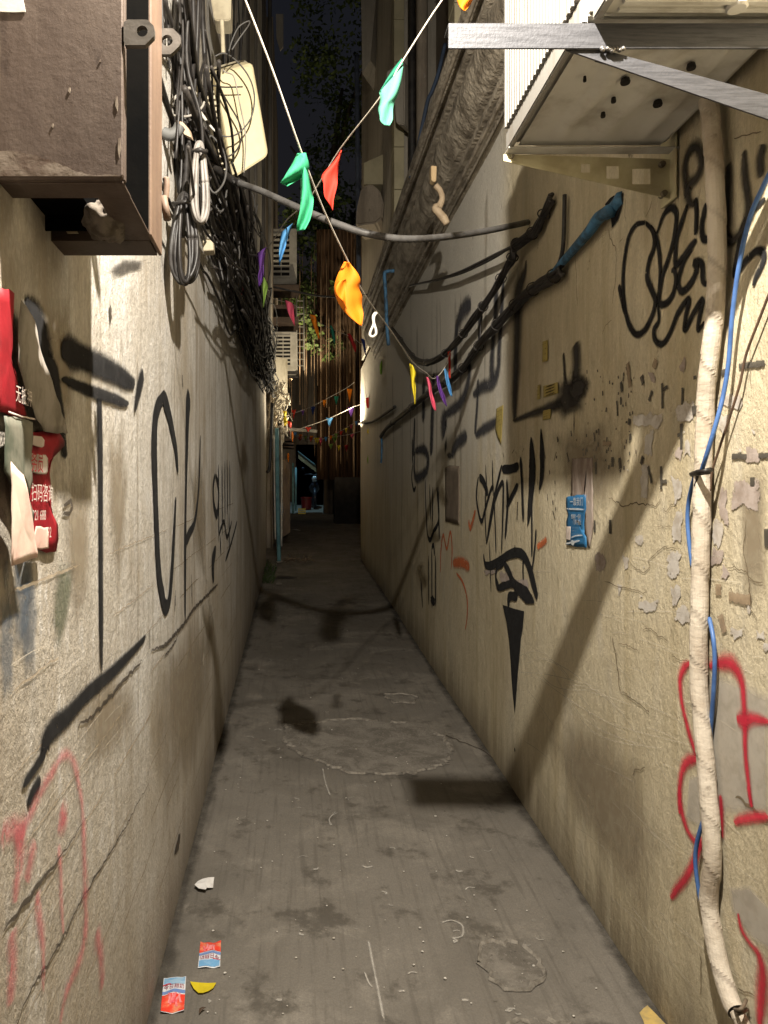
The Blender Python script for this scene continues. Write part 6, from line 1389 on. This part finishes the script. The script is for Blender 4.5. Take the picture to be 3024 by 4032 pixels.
for i in range(160):
    p = FL(R.uniform(566, 590), R.uniform(1222, 1262)); p.x = min(p.x, XL+.12)+R.uniform(-.03, .03); a = Vector((R.gauss(.2, .5), R.gauss(-.2, .5), 1)).normalized(); w = a.cross(Vector((R.random(), R.random(), .2))).normalized()*.008; L = R.uniform(.05, .14)
    bm.faces.new([bm.verts.new(q) for q in (p-w*.4, p+w*.4, p+a*L*.6+w, p+a*L)])
tag(link('weeds', bm, plain('weed_green', (.06, .09, .025), (.04, .06, .02))), 'small tuft of weeds at the foot of the cream wall, far down', 'weeds', kind='stuff')
LP = Vector((.86, 11.1, 3.5))
# ================================================================ light, sky, camera
def lamp(name, loc, watt, col, r):
    l = bpy.data.lights.new(name, 'POINT'); l.energy = watt; l.color = col; l.shadow_soft_size = r
    o = bpy.data.objects.new(name, l); COL.objects.link(o); o.location = loc; return o
nl = bpy.data.lights.new('near_lamp', 'SPOT'); nl.energy = 270; nl.color = (1, .925, .81); nl.shadow_soft_size = .016; nl.spot_size = math.radians(168); nl.spot_blend = .7
no = bpy.data.objects.new('near_lamp', nl); COL.objects.link(no); no.location = (.228, .824, 3.18); no.rotation_euler = Vector((-.02, .78, -.63)).to_track_quat('-Z', 'Y').to_euler()
sl = bpy.data.lights.new('far_lamp', 'SPOT'); sl.energy = 110; sl.color = (1, 0.86, 0.62); sl.shadow_soft_size = 0.03; sl.spot_size = math.radians(164); sl.spot_blend = .5
so = bpy.data.objects.new('far_lamp', sl); COL.objects.link(so); so.location = (.78, 11.3, 2.75); so.rotation_euler = Vector((-0.25, -0.15, 0.9)).to_track_quat('-Z', 'Y').to_euler()
sl = bpy.data.lights.new('end_lamp', 'SPOT'); sl.energy = 130; sl.color = (0.45, 0.8, 1); sl.shadow_soft_size = 0.05; sl.spot_size = math.radians(72); sl.spot_blend = .5
so = bpy.data.objects.new('end_lamp', sl); COL.objects.link(so); so.location = (.2, 21.8, 5.6); so.rotation_euler = Vector((0.05, 0.25, -1)).to_track_quat('-Z', 'Y').to_euler()
sl = bpy.data.lights.new('tree_fill', 'SPOT'); sl.energy = 170; sl.color = (1, 0.85, 0.6); sl.shadow_soft_size = 0.05; sl.spot_size = math.radians(110); sl.spot_blend = .5  # added light with no fixture, there to brighten the tree crown
so = bpy.data.objects.new('tree_fill', sl); COL.objects.link(so); so.location = (.0, 16.0, 4.4); so.rotation_euler = Vector((0.12, 0.35, 1)).to_track_quat('-Z', 'Y').to_euler()
sl = bpy.data.lights.new('brown_lamp', 'SPOT'); sl.energy = 100; sl.color = (1, 0.78, 0.48); sl.shadow_soft_size = 0.05; sl.spot_size = math.radians(150); sl.spot_blend = .5
so = bpy.data.objects.new('brown_lamp', sl); COL.objects.link(so); so.location = (.15, 14.4, 3.3); so.rotation_euler = Vector((0.1, 0.7, 0.7)).to_track_quat('-Z', 'Y').to_euler()
w = bpy.data.worlds.new('World'); SC.world = w; w.use_nodes = True; nt = w.node_tree
sky = nt.nodes.new('ShaderNodeTexSky'); sky.sky_type = 'NISHITA'; sky.sun_disc = False; sky.sun_elevation = math.radians(-3); sky.sun_rotation = math.radians(200)
bgn = nt.nodes['Background']; nt.links.new(sky.outputs[0], bgn.inputs[0]); bgn.inputs[1].default_value = .1
cd = bpy.data.cameras.new('Camera'); cam = bpy.data.objects.new('Camera', cd); COL.objects.link(cam); SC.camera = cam
cam.location = (0, 0, H); cam.rotation_euler = (math.radians(90), 0, 0)
cd.sensor_fit = 'VERTICAL'; cd.sensor_height = 36; cd.sensor_width = 27; cd.lens = 2912/4032*36
cd.shift_x = (1512-1158)/4032; cd.shift_y = 0; cd.clip_start = .02; cd.clip_end = 500
SC.view_settings.view_transform = 'Standard'; SC.view_settings.look = 'None'; SC.view_settings.exposure = .9; SC.view_settings.gamma = 1
cy = SC.cycles; cy.use_denoising = True; cy.max_bounces = 7; cy.diffuse_bounces = 2; cy.transparent_max_bounces = 24; cy.sample_clamp_indirect = 4; cy.caustics_reflective = False; cy.caustics_refractive = False
